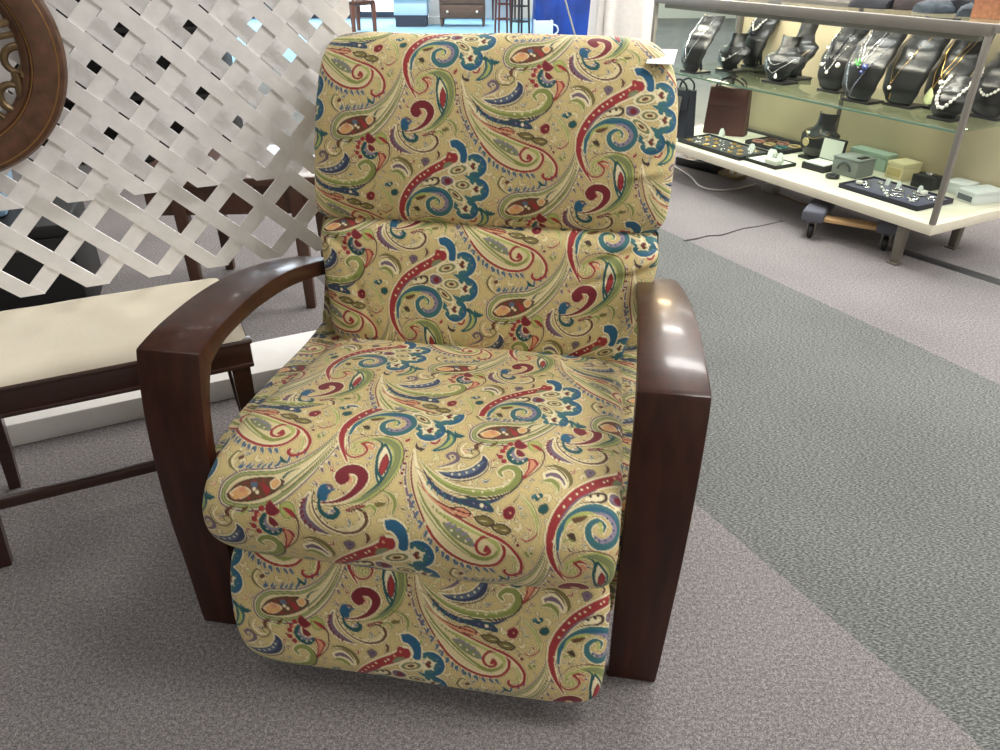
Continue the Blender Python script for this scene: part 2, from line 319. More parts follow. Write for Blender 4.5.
    # blue-green spiral
    sp=[(306,262),(316,160),(388,74),(490,34),(592,62),(630,140),(596,214),(530,236),(474,196),(466,136),(506,102),(548,122),(545,158)]
    st('6',sp,[22,40,52,56,58,56,52,48,42,36,26,16],CRM); st('6',sp,[14,30,42,46,48,46,42,38,34,28,18,8],TEAL); st('6',sp[:6],[6,12,16,16,8],BLUE,off=6)
    st('6',[(470,60),(560,72),(606,130),(586,186),(536,206),(498,180)],[6,22,28,28,24,10],LILA); do('6',[(590,110),(598,145),(584,178),(556,200),(524,204),(500,190),(560,84)],11,NAVY)
    st('6',[(330,180),(360,110),(430,70),(500,66)],[4,18,22,8],LGRN); do('6',[(530,150),(525,120)],26,LGRN)
    fi('6',[(375,100),(410,88),(455,82),(430,108),(390,118)],BRN,OLV,6); fi('6',[(350,180),(385,170),(402,205),(380,215),(365,195)],DK,OLV,5); st('6',[(335,230),(360,205),(400,215)],[3,9,4],GRN); st('6',[(350,195),(335,215)],[4,10],GRN)
    # green leaf with the red eye
    st('6',[(330,335),(372,285),(440,262),(510,262),(592,296),(636,390),(634,480),(590,600),(500,690),(430,724)],[4,7,8,8,8,8,7,4],BRN)
    lf=[(440,292),(520,296),(585,345),(608,420),(602,500),(562,590),(490,668),(410,708)]
    st('6',lf,[20,56,60,56,56,52,40,10],LGRN); st('6',lf,[8,32,38,34,34,30,20,5],SAGE); st('6',[(490,285),(560,320),(605,400),(600,500),(556,600)],[4,10,10,10,4],GRN)
    fi('6',[(520,325),(556,380),(578,440),(572,520),(545,585),(515,520),(505,440),(508,380)],CRM,DTEAL,13); fi('6',[(545,400),(566,450),(562,510),(545,545),(530,500),(532,440)],RED,CRIM,8)
    st('6',[(470,300),(505,330),(502,420),(518,510),(552,580),(470,668)],[4,14,16,16,16,4],DTEAL)
    st('6',[(318,365),(335,415),(375,438),(420,420),(436,380),(412,345),(398,332),(430,322),(468,340)],[5,9,12,13,14,15,18,14,6],RED); st('6',[(345,345),(385,320),(440,300)],[5,18,8],LGRN)
    do('6',[(360,345),(355,375),(375,400),(400,395),(395,372),(420,300)],20,LGRN); do('6',[(378,382),(362,362)],13,GRN); do('6',[(440,350),(455,365)],24,PINK)
    cr=[(235,712),(330,704),(405,668),(452,610),(456,555),(420,520),(368,520),(338,556),(356,590),(384,574)]
    st('6',cr,[14,26,40,56,66,68,66,62,48,30],CRM); st('6',cr,[5,14,30,46,56,58,56,54,44,26],CRIM); do('6',[(360,560)],48,CRIM); st('6',[(385,548),(400,580),(392,610)],[4,13,5],PINK)
    fi('6',[(395,742),(440,722),(492,714),(460,735),(420,752)],RED,CRIM,5); st('6',[(250,730),(350,722),(420,705)],[3,8,3],OLV)
    fi('6',[(258,625),(285,610),(315,625),(305,660),(285,665),(285,640)],MAUV,BRN,6); do('6',[(296,636)],12,CRM)
    do('6',[(652,455),(655,578),(650,520)],17,CRIM); fi('6',[(620,290),(640,268),(650,280),(630,302)],RED); do('6',[(150,305),(168,290),(140,290)],20,GRN)
    # mauve scroll with the blue tree
    st('3',[(250,120),(228,190),(240,250),(290,300),(368,336)],[16,44,52,44,10],CRM); st('3',[(246,130),(226,195),(240,250),(290,298),(366,334)],[8,32,40,32,6],MAUV); te('3',[(232,150),(222,200),(240,260),(290,310)],8,20,12,CRIM,1)
    st('3',[(275,95),(268,150),(290,220),(350,285),(430,318),(510,308),(555,260),(546,212),(505,190),(462,208)],[6,16,22,24,26,28,26,20,10],CRM); st('3',[(275,95),(268,150),(290,220),(350,285),(430,318),(510,308),(555,260),(546,212),(505,190),(462,208)],[3,8,10,10,14,18,20,14,8],BRN)
    do('3',[(276,120),(278,160),(295,200),(320,240),(355,270),(400,292),(450,300),(500,280),(520,240)],12,OLV); st('3',[(420,300),(490,290),(530,250),(515,215)],[4,14,14,4],LTAN)
    fi('3',[(325,66),(345,96),(380,92),(350,118),(345,150),(330,158),(300,150),(290,120),(300,80)],BLUE,SLATE,5); st('3',[(305,130),(310,190),(340,228),(385,238),(408,212),(390,190)],[10,18,24,30,26,14],DTEAL); do('3',[(360,218),(380,208)],20,LILA); do('3',[(362,214)],11,CRM)
    fi('3',[(550,310),(572,330),(570,360),(545,378),(556,345)],BRN); fi('3',[(430,380),(460,362),(490,375),(490,400),(455,428),(440,405)],MAUV,OLV,5); do('3',[(465,388)],12,NAVY)
    # olive arches under the flower
    st('3',[(205,375),(270,362),(335,400),(362,460),(350,500)],[5,20,28,22,6],OLV); st('3',[(225,388),(280,384),(325,425),(340,470)],[3,8,8,3],DK)
    fi('3',[(210,420),(260,400),(305,420),(335,470),(325,500),(300,458),(250,440),(222,452)],MAUV,CRM,13); st('3',[(200,470),(250,460),(290,490),(300,535)],[6,24,22,5],GRN); st('3',[(230,480),(275,500),(282,545)],[4,9,3],LGRN)
    do('3',[(185,570),(200,556)],30,DTEAL); do('3',[(190,560)],13,CRM); fi('3',[(150,560),(180,545),(165,580)],TEAL); fi('3',[(200,610),(235,600),(250,630),(225,655),(195,640)],DTEAL,OLV,6)
    fi('3',[(10,640),(45,620),(70,640),(60,680),(30,690),(10,670)],CRIM,RED,6); do('3',[(45,655)],12,PINK); st('3',[(60,600),(85,560),(80,540)],[10,6,3],OLV)
    # greenery and fillers
    st('2',[(190,570),(250,590),(280,640),(270,700)],[5,16,18,5],GRN); st('2',[(215,585),(245,620),(240,660)],[3,8,3],OLV); st('2',[(120,690),(150,655),(185,665),(180,700)],[5,14,12,4],LGRN)
    st('3',[(90,560),(150,620),(190,700),(200,780)],[4,14,14,6],LGRN); st('3',[(110,560),(170,620),(210,720)],[3,7,4],GRN); st('6',[(100,205),(140,225),(185,200),(195,175)],[4,10,9,4],RED); do('6',[(95,248)],20,CRIM)
    st('5',[(120,100),(155,85),(185,110),(165,135)],[4,10,10,4],GRN); do('5',[(350,205),(355,190)],14,GRN)
    fi('6',[(600,700),(570,690),(540,700),(560,720)],OLV)
    st('5',[(400,655),(440,690),(500,705)],[5,22,6],DTEAL); st('5',[(450,690),(520,712)],[10,4],TEAL)
    # fine cream and brown outlines round every motif, then small sprigs in the open ground
    img=S.img; nx=S.nx; dr=S.drop
    def shx(a,k):
        o=np.roll(a,k,1)
        if k>0: o[:,:k]=np.roll(a[:,-k:],-dr,0)
        else: o[:,k:]=np.roll(a[:,:-k],dr,0)
        return o
    def grow(m): return m|np.roll(m,1,0)|np.roll(m,-1,0)|shx(m,1)|shx(m,-1)
    rng=np.random.RandomState(4); SP=[PINK,LGRN,OLV,BRN,SAGE,MAUV,RED,SLATE,LTAN,CRM]
    def occ(k):
        m=(np.abs(S.img-BG).sum(-1)>.03)
        for _ in range(k): m=grow(m)
        return m
    for size,tries in ((44,24),(30,30),(18,26)):
        for t in range(tries):
            m=occ(int(size*.42*PT/7.143)+1); free=np.argwhere(~m)
            if len(free)<30: break
            y,x=free[rng.randint(len(free))]; x/=PT; y/=PT; a=rng.uniform(0,6.28); c=SP[rng.randint(len(SP))]; k=size/7.143*.5; cv=rng.choice([-1,1])
            P=[(x+k*(math.cos(a)*u-math.sin(a)*cv*(.5-u*u)*.9),y+k*(math.sin(a)*u+math.cos(a)*cv*(.5-u*u)*.9)) for u in (-1,-.4,.3,1)]
            S.stroke(None,P,[2,size*.30,size*.26,2],c,raw=True)
            if size>16: S.stroke(None,[(p[0]*.999+k*.02,p[1]) for p in P[:3]],[1.5,size*.10,1.5],CRM if c is not CRM else OLV,raw=True)
    m0=occ(0); m1=grow(grow(grow(m0))); m2=grow(grow(grow(m1)))
    img=S.img.copy(); r1=m1&~m0; r2=m2&~m1
    img[r1]=img[r1]*.35+CRM*.65; img[r2]=img[r2]*.5+srgb(134,98,62)*.5
    return img
PAT_FIT=dict(headrest=(491.1,-125.1,.0023,.00206),back_cushion=(499.1,77.2,.00246,.0023),seat_cushion=(649.1,-124.0,.00246,.0023,.475,(542.3,-70.4,.0023,.00254)),footrest=(467.7,19.3,.0023,.00214),seat_base=(0,0,.0023,.0022))
TAGP=(.392,1.742,1.066)
# ------------------------------------------------------------------ the recliner
YAW=math.radians(-9.4); CO=(-.1695,1.0355)
recl=tag(empty('recliner_chair',(CO[0],CO[1],0),YAW),'tan paisley upholstered recliner with curved dark wood arms in the middle of the carpet','armchair')
# chair-local axes: x to the picture's right, y away from the camera, z up
PAT=build_pattern()
fabric=bpy.data.materials.new('paisley_fabric'); fabric.use_nodes=True
_nt=fabric.node_tree; _b=_nt.nodes['Principled BSDF']; _a=_nt.nodes.new('ShaderNodeVertexColor'); _a.layer_name='weave'
_tc=_nt.nodes.new('ShaderNodeTexCoord'); _n=_nt.nodes.new('ShaderNodeTexNoise'); _n.inputs['Scale'].default_value=420; _n.inputs['Detail'].default_value=2
_hv=_nt.nodes.new('ShaderNodeMix'); _hv.data_type='RGBA'; _hv.blend_type='MULTIPLY'; _hv.inputs[0].default_value=.35
_nt.links.new(_tc.outputs['Object'],_n.inputs['Vector']); _nt.links.new(_a.outputs['Color'],_hv.inputs[6])
_rp=_nt.nodes.new('ShaderNodeValToRGB'); _rp.color_ramp.elements[0].position=.25; _rp.color_ramp.elements[0].color=(.55,.55,.55,1); _rp.color_ramp.elements[1].position=.75; _rp.color_ramp.elements[1].color=(1.3,1.3,1.3,1)
_nt.links.new(_n.outputs['Fac'],_rp.inputs[0]); _nt.links.new(_rp.outputs[0],_hv.inputs[7]); _nt.links.new(_hv.outputs[2],_b.inputs['Base Color'])
_bp=_nt.nodes.new('ShaderNodeBump'); _bp.inputs['Strength'].default_value=.25; _bp.inputs['Distance'].default_value=.001; _nt.links.new(_n.outputs['Fac'],_bp.inputs['Height']); _nt.links.new(_bp.outputs[0],_b.inputs['Normal'])
_b.inputs['Roughness'].default_value=.62; _b.inputs['Specular IOR Level'].default_value=.35; _b.inputs['Sheen Weight'].default_value=.12
def resample(P,step):
    P=np.array(P); d=np.r_[0,np.cumsum(np.linalg.norm(np.diff(P,axis=0),axis=1))]; n=max(2,int(d[-1]/step)+1); s=np.linspace(0,d[-1],n)
    return np.stack([np.interp(s,d,P[:,k]) for k in range(P.shape[1])],1),s
def colour_at(cx,cy):
    X=cx*PT; Y=cy*PT; ny,nx,_=PAT.shape; dr=int(round(PDROP*PT)); out=0
    x0=np.floor(X).astype(int); y0=np.floor(Y).astype(int); fx=(X-x0)[:,None]; fy=(Y-y0)[:,None]
    for i in (0,1):
        for j in (0,1):
            k=np.floor_divide(x0+i,nx); xi=(x0+i)-k*nx; yi=(y0+j-k*dr)%ny
            out=out+PAT[yi,xi]*((fx if i else 1-fx)*(fy if j else 1-fy))
    return out
def cushion(name,front,back,hw,cx,pat,n_sup=4.5,D=.07,step=.0019,lump=.003,seed=0,wrink=None):
    """front/back: (y,z,left half-width,right half-width) stations of the side profile, joined into a closed loop; the sides roll back by D"""
    F=np.array([tuple(p) for p in spline([V((a[0],a[1],0)) for a in front],12)])[:,:2]
    Wd=np.array([tuple(p) for p in spline([V((a[2],a[3],0)) for a in front],12)])[:,:2]
    Fr,sF=resample(np.c_[F,Wd],step)
    sF=np.r_[0,np.cumsum(np.linalg.norm(np.diff(Fr[:,:2],axis=0),axis=1))]
    B=np.array([tuple(p) for p in spline([V((a[0],a[1],0)) for a in [front[-1]]+back+[front[0]]],8)])[:,:2]
    BW=np.array([tuple(p) for p in spline([V((a[2],a[3],0)) for a in [front[-1]]+back+[front[0]]],8)])[:,:2]
    Br,_=resample(np.c_[B,BW],.015); Br=Br[1:-1]
    L=np.r_[Fr,Br]; NL=len(L); nF=len(Fr)
    s=np.r_[sF,sF[-1]+np.cumsum(np.linalg.norm(np.diff(np.r_[Fr[-1:],Br][:,:2],axis=0),axis=1))]
    P=L[:,:2]; t=np.roll(P,-1,0)-np.roll(P,1,0)
    for _ in range(10):   # soften normals around the profile
        t=(t+np.roll(t,1,0)+np.roll(t,-1,0))/3
    t/=np.linalg.norm(t,axis=1)[:,None]+1e-9; nrm=np.stack([-t[:,1],t[:,0]],1)
    ctr=P.mean(0)
    if ((P-ctr)*nrm).sum()<0: nrm=-nrm
    wmax=max(max(a[2],a[3]) for a in front); arc=wmax+D; nT=int(2*arc/step/2)*2+1
    ph=np.linspace(-1,1,nT); a=ph*np.pi/2
    # lateral superellipse parameterised by roughly even arc length
    tt=np.linspace(-np.pi/2,np.pi/2,6001); lx=np.sign(np.sin(tt))*np.abs(np.sin(tt))**(2/n_sup); of=1-np.abs(np.cos(tt))**(2/n_sup)
    ar=np.r_[0,np.cumsum(np.hypot(np.diff(lx)*wmax,np.diff(of)*D))]; q=np.linspace(0,ar[-1],nT); lx=np.interp(q,ar,lx); of=np.interp(q,ar,of); u=q-ar[-1]/2
    G=np.empty((NL,nT,3)); 
    W=np.where(lx[None,:]<0,L[:,2:3],L[:,3:4])
    G[:,:,0]=cx+lx[None,:]*W
    # pull the rim towards the inside, limited by local thickness
    G[:,:,1]=P[:,0:1]-nrm[:,0:1]*D*of[None,:]; G[:,:,2]=P[:,1:2]-nrm[:,1:2]*D*of[None,:]
    rng=np.random.RandomState(seed); dsp=np.zeros((NL,nT))
    for _ in range(7):
        fx,fy=rng.uniform(3,16,2); dsp+=rng.uniform(-1,1)*np.sin(u[None,:]*fx+rng.uniform(0,6))*np.sin(s[:,None]*fy+rng.uniform(0,6))
    dsp*=lump/2
    if wrink:
        for (uc,sc,ang,ln,wd,am) in wrink:
            du=u[None,:]-uc; ds=s[:,None]-sc; c,sn=math.cos(ang),math.sin(ang); p=du*c+ds*sn; o=-du*sn+ds*c
            dsp+=am*np.exp(-(p/ln)**2)*np.exp(-(o/wd)**2)
    G[:,:,1]+=nrm[:,0:1]*dsp; G[:,:,2]+=nrm[:,1:2]*dsp
    # close the two sides with rings running in to the middle of the profile
    nc=70 if D<.04 else 24; G0=G; nT0=nT
    sc=(1-np.arange(1,nc+1)/nc*.985)[None,:,None]
    def inner(e):
        c=e.mean(0)[None,None,:]; return c+(e[:,None,:]-c)*sc
    Lc,Rc=inner(G[:,0]),inner(G[:,-1]); G=np.concatenate([Lc[:,::-1],G,Rc],1); nT=nT+2*nc
    idx=np.arange(NL*nT).reshape(NL,nT); nx=np.roll(idx,-1,0)
    Q=np.stack([idx[:,:-1],idx[:,1:],nx[:,1:],nx[:,:-1]],-1).reshape(-1,4)
    verts=G.reshape(-1,3); nv=len(verts); nq=len(Q)
    me=bpy.data.meshes.new(name); me.vertices.add(nv); me.vertices.foreach_set('co',verts.astype(np.float32).ravel())
    caps=[idx[:,0],idx[::-1,-1]]; loops=np.r_[Q.ravel(),caps[0],caps[1]]
    me.loops.add(len(loops)); me.loops.foreach_set('vertex_index',loops.astype(np.int32))
    me.polygons.add(nq+2); me.polygons.foreach_set('loop_start',np.r_[np.arange(nq)*4,nq*4,nq*4+NL].astype(np.int32)); me.polygons.foreach_set('loop_total',np.r_[np.full(nq,4),NL,NL].astype(np.int32))
    me.update(calc_edges=True); me.validate()
    me.polygons.foreach_set('use_smooth',np.ones(len(me.polygons),bool))
    ox,oy,kx,ky=pat[:4]
    U2=np.zeros((NL,nT)); S2=np.zeros((NL,nT)); U2[:,nc:nc+nT0]=u[None,:]; S2[:,nc:nc+nT0]=s[:,None]
    for sl in (slice(0,nc),slice(nc+nT0,nT)): U2[:,sl]=G[:,sl,1]+u[-1]; S2[:,sl]=.9-G[:,sl,2]
    uu,ss=U2.ravel(),S2.ravel()
    C=np.ones((nv,4),np.float32); C[:,:3]=colour_at(ox+uu/kx,oy+ss/ky)
    if len(pat)>4:
        a2=pat[5]; q=ss<pat[4]; C[q,:3]=colour_at(a2[0]+uu[q]/a2[2],a2[1]+ss[q]/a2[3])
    at=me.color_attributes.new('weave','FLOAT_COLOR','POINT'); at.data.foreach_set('color',C.ravel())
    me.materials.append(fabric); o=bpy.data.objects.new(name,me); COL.objects.link(o); o.parent=recl
    CUSH[name]=(G0,u,s,pat,nF)
    return o
CUSH={}
K=.00262
PATS=dict(headrest=(0,0,K,K),back_cushion=(0,0,K,K),seat_cushion=(0,0,K,K),footrest=(0,0,K,K))
PATS['seat_base']=(12,30,K,K); PATS.update(PAT_FIT)
# stations run from the top/back edge down the visible front
cushion('headrest',
  [(.93,.92,.39,.39),(.905,1.01,.385,.38),(.86,1.05,.378,.37),(.80,1.068,.372,.366),(.748,1.060,.378,.380),(.705,1.022,.386,.400),(.672,.95,.394,.413),(.650,.87,.400,.416),(.638,.79,.405,.416),(.634,.73,.410,.414),(.640,.69,.412,.410),(.662,.664,.410,.402)],
  [(.78,.665,.40,.40),(.86,.70,.40,.40),(.915,.80,.39,.39)],None,.026,PATS['headrest'],n_sup=7,D=.08,seed=3,lump=.004,
  wrink=[(-.41,.52,.3,.05,.012,.004),(.40,.50,-.5,.06,.012,-.005),(.36,.55,-.2,.05,.010,.004)])
cushion('back_cushion',
  [(.69,.69,.395,.40),(.650,.680,.395,.40),(.612,.655,.396,.404),(.588,.585,.388,.396),(.570,.50,.378,.368),(.560,.43,.374,.350),(.570,.38,.37,.346),(.60,.358,.37,.345)],
  [(.70,.37,.36,.35),(.75,.48,.37,.36),(.75,.60,.38,.38)],None,.026,PATS['back_cushion'],n_sup=6,D=.06,seed=5,
  wrink=[(.33,.10,-.35,.10,.014,-.010),(.36,.13,-.5,.07,.012,.008),(.30,.16,-.3,.08,.010,-.006),(-.34,.12,.5,.06,.012,-.006),(-.3,.25,1.2,.08,.012,-.004)])
cushion('seat_cushion',
  [(.62,.36,.362,.345),(.595,.392,.364,.345),(.54,.408,.366,.345),(.42,.432,.366,.346),(.28,.456,.366,.348),(.15,.470,.370,.35),(.06,.466,.380,.352),(-.02,.440,.388,.353),(-.068,.395,.390,.353),(-.082,.345,.388,.352),(-.074,.300,.378,.350),(-.050,.268,.350,.345),(-.01,.258,.335,.335)],
  [(.15,.28,.33,.33),(.40,.30,.34,.34),(.60,.32,.345,.34)],None,.026,PATS['seat_cushion'],n_sup=6,D=.06,seed=9,lump=.004)
cushion('footrest',
  [(.03,.280,.345,.34),(-.02,.283,.352,.345),(-.052,.262,.360,.348),(-.072,.215,.364,.35),(-.090,.16,.362,.35),(-.106,.11,.352,.348),(-.112,.066,.336,.342),(-.098,.036,.318,.325),(-.055,.028,.305,.31)],
  [(.04,.07,.32,.32),(.05,.17,.33,.33),(.045,.25,.33,.33)],None,.026,PATS['footrest'],n_sup=7,D=.05,seed=13)
# upholstered body under the seat and the side wings behind the back cushion
cushion('seat_base',[(.80,.38,.41,.41),(.70,.392,.41,.41),(.55,.388,.41,.41),(.35,.402,.41,.41),(.16,.408,.41,.41),(.06,.395,.40,.40),(.04,.33,.395,.395),(.045,.2,.39,.39),(.06,.11,.385,.385),(.10,.09,.385,.385)],
  [(.40,.085,.385,.385),(.75,.09,.385,.385),(.84,.12,.39,.39),(.85,.25,.40,.40)],None,.0,PATS['seat_base'],n_sup=12,D=.03,step=.003,seed=17,lump=.002)
cushion('back_shell',[(.86,.62,.40,.40),(.80,.645,.40,.40),(.72,.62,.40,.40),(.685,.53,.40,.40),(.665,.45,.405,.405),(.65,.40,.41,.41),(.66,.37,.41,.41)],
  [(.80,.36,.41,.41),(.88,.40,.41,.41),(.90,.50,.40,.40)],None,.006,(40,90,K,K),n_sup=12,D=.035,step=.003,seed=21,lump=.002)
# curved arms: hoops of solid wood, the outer faces tapering towards the feet
def arm(inner,outer,outer_f,flip):
    o1=[(0,0),(.004,.15),(.004,.30),(.016,.45),(.035,.55),(.055,.622)]
    o2=[(.13,.636),(.25,.641),(.36,.634),(.46,.618),(.62,.577),(.75,.532),(.85,.475),(.925,.395),(.955,.28),(.962,.14),(.962,0)]
    i1=[(.032,0),(.034,.15),(.033,.30),(.044,.45),(.062,.535),(.088,.586)]
    i2=[(.15,.604),(.26,.606),(.36,.597),(.46,.580),(.61,.541),(.735,.494),(.815,.432),(.87,.36),(.892,.26),(.900,.13),(.900,0)]
    def dense(a,b):
        A=[p for p in spline([V((x,y,0)) for x,y in a],4)]; B=[p for p in spline([V((x,y,0)) for x,y in [a[-1]]+b],4)]
        return A+B[1:]
    O,I=dense(o1,o2),dense(i1,i2); n=len(O)
    vs=[];fs=[]
    for k,(p,q) in enumerate(zip(O,I)):
        z=p.y; w=min(1,z/.60); w=w if k<21 else max(.15,w)
        xo=outer_f+(outer-outer_f)*w**.8
        if k>21: xo=outer-(outer-outer_f)*min(1,(k-21)/22)
        vs+= [(inner,p.x,p.y),(xo,p.x,p.y),(xo,q.x,q.y),(inner,q.x,q.y)]
    for k in range(n-1):
        for e in range(4): fs.append((k*4+e,k*4+(e+1)%4,(k+1)*4+(e+1)%4,(k+1)*4+e))
    fs+= [(3,2,1,0),tuple((n-1)*4+e for e in range(4))]
    bm=bmesh.new(); bv=[bm.verts.new(p) for p in vs]
    for f in fs: bm.faces.new([bv[i] for i in f])
    bmesh.ops.recalc_face_normals(bm,faces=bm.faces[:])
    ed=[e for e in bm.edges if e.is_manifold and e.calc_face_angle(0)>math.radians(25)]
    bmesh.ops.bevel(bm,geom=ed,offset=.004,segments=2,profile=.5,affect='EDGES')
    m=MB(); m.bm(bm); return m
arm(-.370,-.492,-.464,False).build('wooden_arm',wood,recl,smooth=28)
arm(.385,.503,.477,True).build('wooden_arm',wood,recl,smooth=28)
# hidden mechanism frame that carries the body
m=MB(); m.box((0,.45,.05),(.62,.62,.10),bev=.006); m.build('base_frame',blackp,recl)
for sx in (-.34,.34): m=MB(); m.box((sx,.5,.24),(.045,.5,.05),bev=.004); m.build('side_rail',blackp,recl)
# paper price tag on the back's top corner
def chair_world(p): 
    c,s=math.cos(YAW),math.sin(YAW); return V((CO[0]+p[0]*c-p[1]*s,CO[1]+p[0]*s+p[1]*c,p[2]))
# ------------------------------------------------------------------ ray helpers used while laying out positions (plain trigonometry)
_ct,_st=math.cos(math.radians(TILT)),math.sin(math.radians(TILT))
def _ray(px,py):
    a=(px-500)/FPX; b=(375-py)/FPX; return V((a,_ct+b*_st,-_st+b*_ct))
def at_z(px,py,z=0.0):
    r=_ray(px,py); return V((0,0,CAMH))+r*((z-CAMH)/r.z)
def at_y(px,py,y):
    r=_ray(px,py); return V((0,0,CAMH))+r*(y/r.y)
def on_plane(px,py,p,n):
    r=_ray(px,py); o=V((0,0,CAMH)); return o+r*((V(p)-o).dot(V(n))/r.dot(V(n)))
# ------------------------------------------------------------------ carpeted floor with the darker woven runner let into it
CU=V((.4755,-.8797,0)); CV=V((.8797,.4755,0)); CC=V((1.795,2.998,.22))    # display-case axes: along its front, into its depth, near front corner
fm=bpy.data.materials.new('loop_carpet'); fm.use_nodes=True; nt=fm.node_tree; b=nt.nodes['Principled BSDF']; b.inputs['Roughness'].default_value=.95; b.inputs['Specular IOR Level'].default_value=.1
N=nt.nodes.new; Lk=nt.links.new
def M_(op,a,b_=None):
    n=N('ShaderNodeMath'); n.operation=op
    for i,x in enumerate((a,b_)):
        if x is None: continue
        if isinstance(x,(int,float)): n.inputs[i].default_value=x
        else: Lk(x,n.inputs[i])
    return n.outputs[0]
tc=N('ShaderNodeTexCoord'); obj_=tc.outputs['Object']
dp=N('ShaderNodeVectorMath'); dp.operation='DOT_PRODUCT'; Lk(obj_,dp.inputs[0]); dp.inputs[1].default_value=tuple(CV)
c0=CC.dot(CV)-0
wob=N('ShaderNodeTexNoise'); wob.inputs['Scale'].default_value=60; Lk(obj_,wob.inputs['Vector'])
dd=M_('ADD',dp.outputs['Value'],M_('MULTIPLY',M_('SUBTRACT',wob.outputs['Fac'],.5),.012))
inb=M_('MULTIPLY',M_('GREATER_THAN',dd,c0-1.853),M_('LESS_THAN',dd,c0-.585))
def ramp(fac,stops):
    r=N('ShaderNodeValToRGB'); e=r.color_ramp.elements
    while len(e)<len(stops): e.new(.5)
    for i,(p,c) in enumerate(stops): e[i].position=p; e[i].color=c
    Lk(fac,r.inputs[0]); return r.outputs[0]
def nz(scale,detail=2,stretch=None,rot=0):
    n=N('ShaderNodeTexNoise'); n.inputs['Scale'].default_value=scale; n.inputs['Detail'].default_value=detail
    if stretch:
        mp=N('ShaderNodeMapping'); mp.inputs['Scale'].default_value=stretch; mp.inputs['Rotation'].default_value=(0,0,rot); Lk(obj_,mp.inputs[0]); Lk(mp.outputs[0],n.inputs['Vector'])
    else: Lk(obj_,n.inputs['Vector'])
    return n.outputs['Fac']
fine=nz(330,3); mid=nz(130,2)
mixf=M_('ADD',M_('MULTIPLY',fine,.65),M_('MULTIPLY',mid,.35))
plain=ramp(mixf,[(.37,lin((90,87,88))),(.50,lin((124,120,121))),(.63,lin((160,156,156)))])
big=nz(2.2,2)
rfine=nz(120,3,(1,2.6,1),math.radians(62)); rfac=M_('ADD',M_('MULTIPLY',rfine,.75),M_('MULTIPLY',nz(300,2),.25))
runner=ramp(rfac,[(.36,lin((66,68,68))),(.50,lin((102,104,103))),(.64,lin((141,144,141)))])
mx=N('ShaderNodeMix'); mx.data_type='RGBA'; Lk(inb,mx.inputs[0]); Lk(plain,mx.inputs[6]); Lk(runner,mx.inputs[7])
wear=N('ShaderNodeMix'); wear.data_type='RGBA'; wear.blend_type='MULTIPLY'; wear.inputs[0].default_value=1; Lk(mx.outputs[2],wear.inputs[6]); Lk(ramp(big,[(.3,(.90,.90,.90,1)),(.7,(1.06,1.06,1.05,1))]),wear.inputs[7])
# the far shop floor by the windows is coloured a flat pale blue
sep=N('ShaderNodeSeparateXYZ'); Lk(obj_,sep.inputs[0])
far=M_('MULTIPLY',M_('GREATER_THAN',sep.outputs['Y'],9.0),M_('LESS_THAN',sep.outputs['X'],1.9))
m2=N('ShaderNodeMix'); m2.data_type='RGBA'; Lk(far,m2.inputs[0]); Lk(wear.outputs[2],m2.inputs[6]); m2.inputs[7].default_value=lin((138,178,200)); Lk(m2.outputs[2],b.inputs['Base Color'])
bp=N('ShaderNodeBump'); bp.inputs['Strength'].default_value=.55; bp.inputs['Distance'].default_value=.004; Lk(mixf,bp.inputs['Height']); Lk(bp.outputs[0],b.inputs['Normal'])
ROOM=(-7.0,9.5,-4.0,15.0,2.75)
def structure(o): o['kind']='structure'; return o
x0,x1,y0,y1,zc=ROOM
m=MB(); m.add([(x0,y0,0),(x1,y0,0),(x1,y1,0),(x0,y1,0),(x0,y0,-.1),(x1,y0,-.1),(x1,y1,-.1),(x0,y1,-.1)],[(0,1,2,3),(7,6,5,4),(0,4,5,1),(1,5,6,2),(2,6,7,3),(3,7,4,0)]); structure(m.build('floor',fm))
wallm=mat('painted_wall',(214,210,202),.8,var=(3,.03)); ceilm=mat('ceiling_tile',(222,220,214),.9)
def slab(name,a,b_,m_): 
    c=[(p+q)/2 for p,q in zip(a,b_)]; s=[abs(q-p) for p,q in zip(a,b_)]
    return structure(MB().box(c,s).build(name,m_))
slab('ceiling',(x0,y0,zc),(x1,y1,zc+.1),ceilm)
slab('wall_left',(x0-.1,y0,0),(x0,y1,zc),wallm); slab('wall_right',(x1,y0,0),(x1+.1,y1,zc),wallm); slab('wall_front',(x0,y0-.1,0),(x1,y0,zc),wallm)
# back wall: shop window and glazed door at the left, solid wall to the right
slab('wall_back',(.2,y1,0),(x1,y1+.1,zc),wallm)
winf=mat('dark_window_frame',(44,52,66),.5); wing=mat('bright_daylight_pane',(235,242,250),.2,emit=((232,240,250),4.0))
def window(name,xa,xb,za,zb,mull=()):
    f=MB(); t=.09
    f.box(((xa+xb)/2,y1,(za+t/2)),(xb-xa,.1,t)); f.box(((xa+xb)/2,y1,zb-t/2),(xb-xa,.1,t))
    for x in (xa+t/2,xb-t/2)+tuple(mull): f.box((x,y1,(za+zb)/2),(t,.098,zb-za))
    o=structure(f.build(name,winf)); g=MB().box(((xa+xb)/2,y1+.02,(za+zb)/2),(xb-xa-.02,.02,zb-za-.02)); g.build('window_pane',wing,o); return o
window('window_1',-7,-2.62,.55,2.6,(-5.6,-4.2)); slab('trim_1',(-7,y1-.05,0),(-2.62,y1+.1,.55),mat('window_plinth',(54,60,72),.6))
window('door_1',-2.60,-1.55,.02,2.5)
window('window_2',-1.53,.2,.52,2.6); slab('trim_2',(-1.53,y1-.05,0),(.2,y1+.1,.52),mat('pale_plinth',(188,202,212),.6))
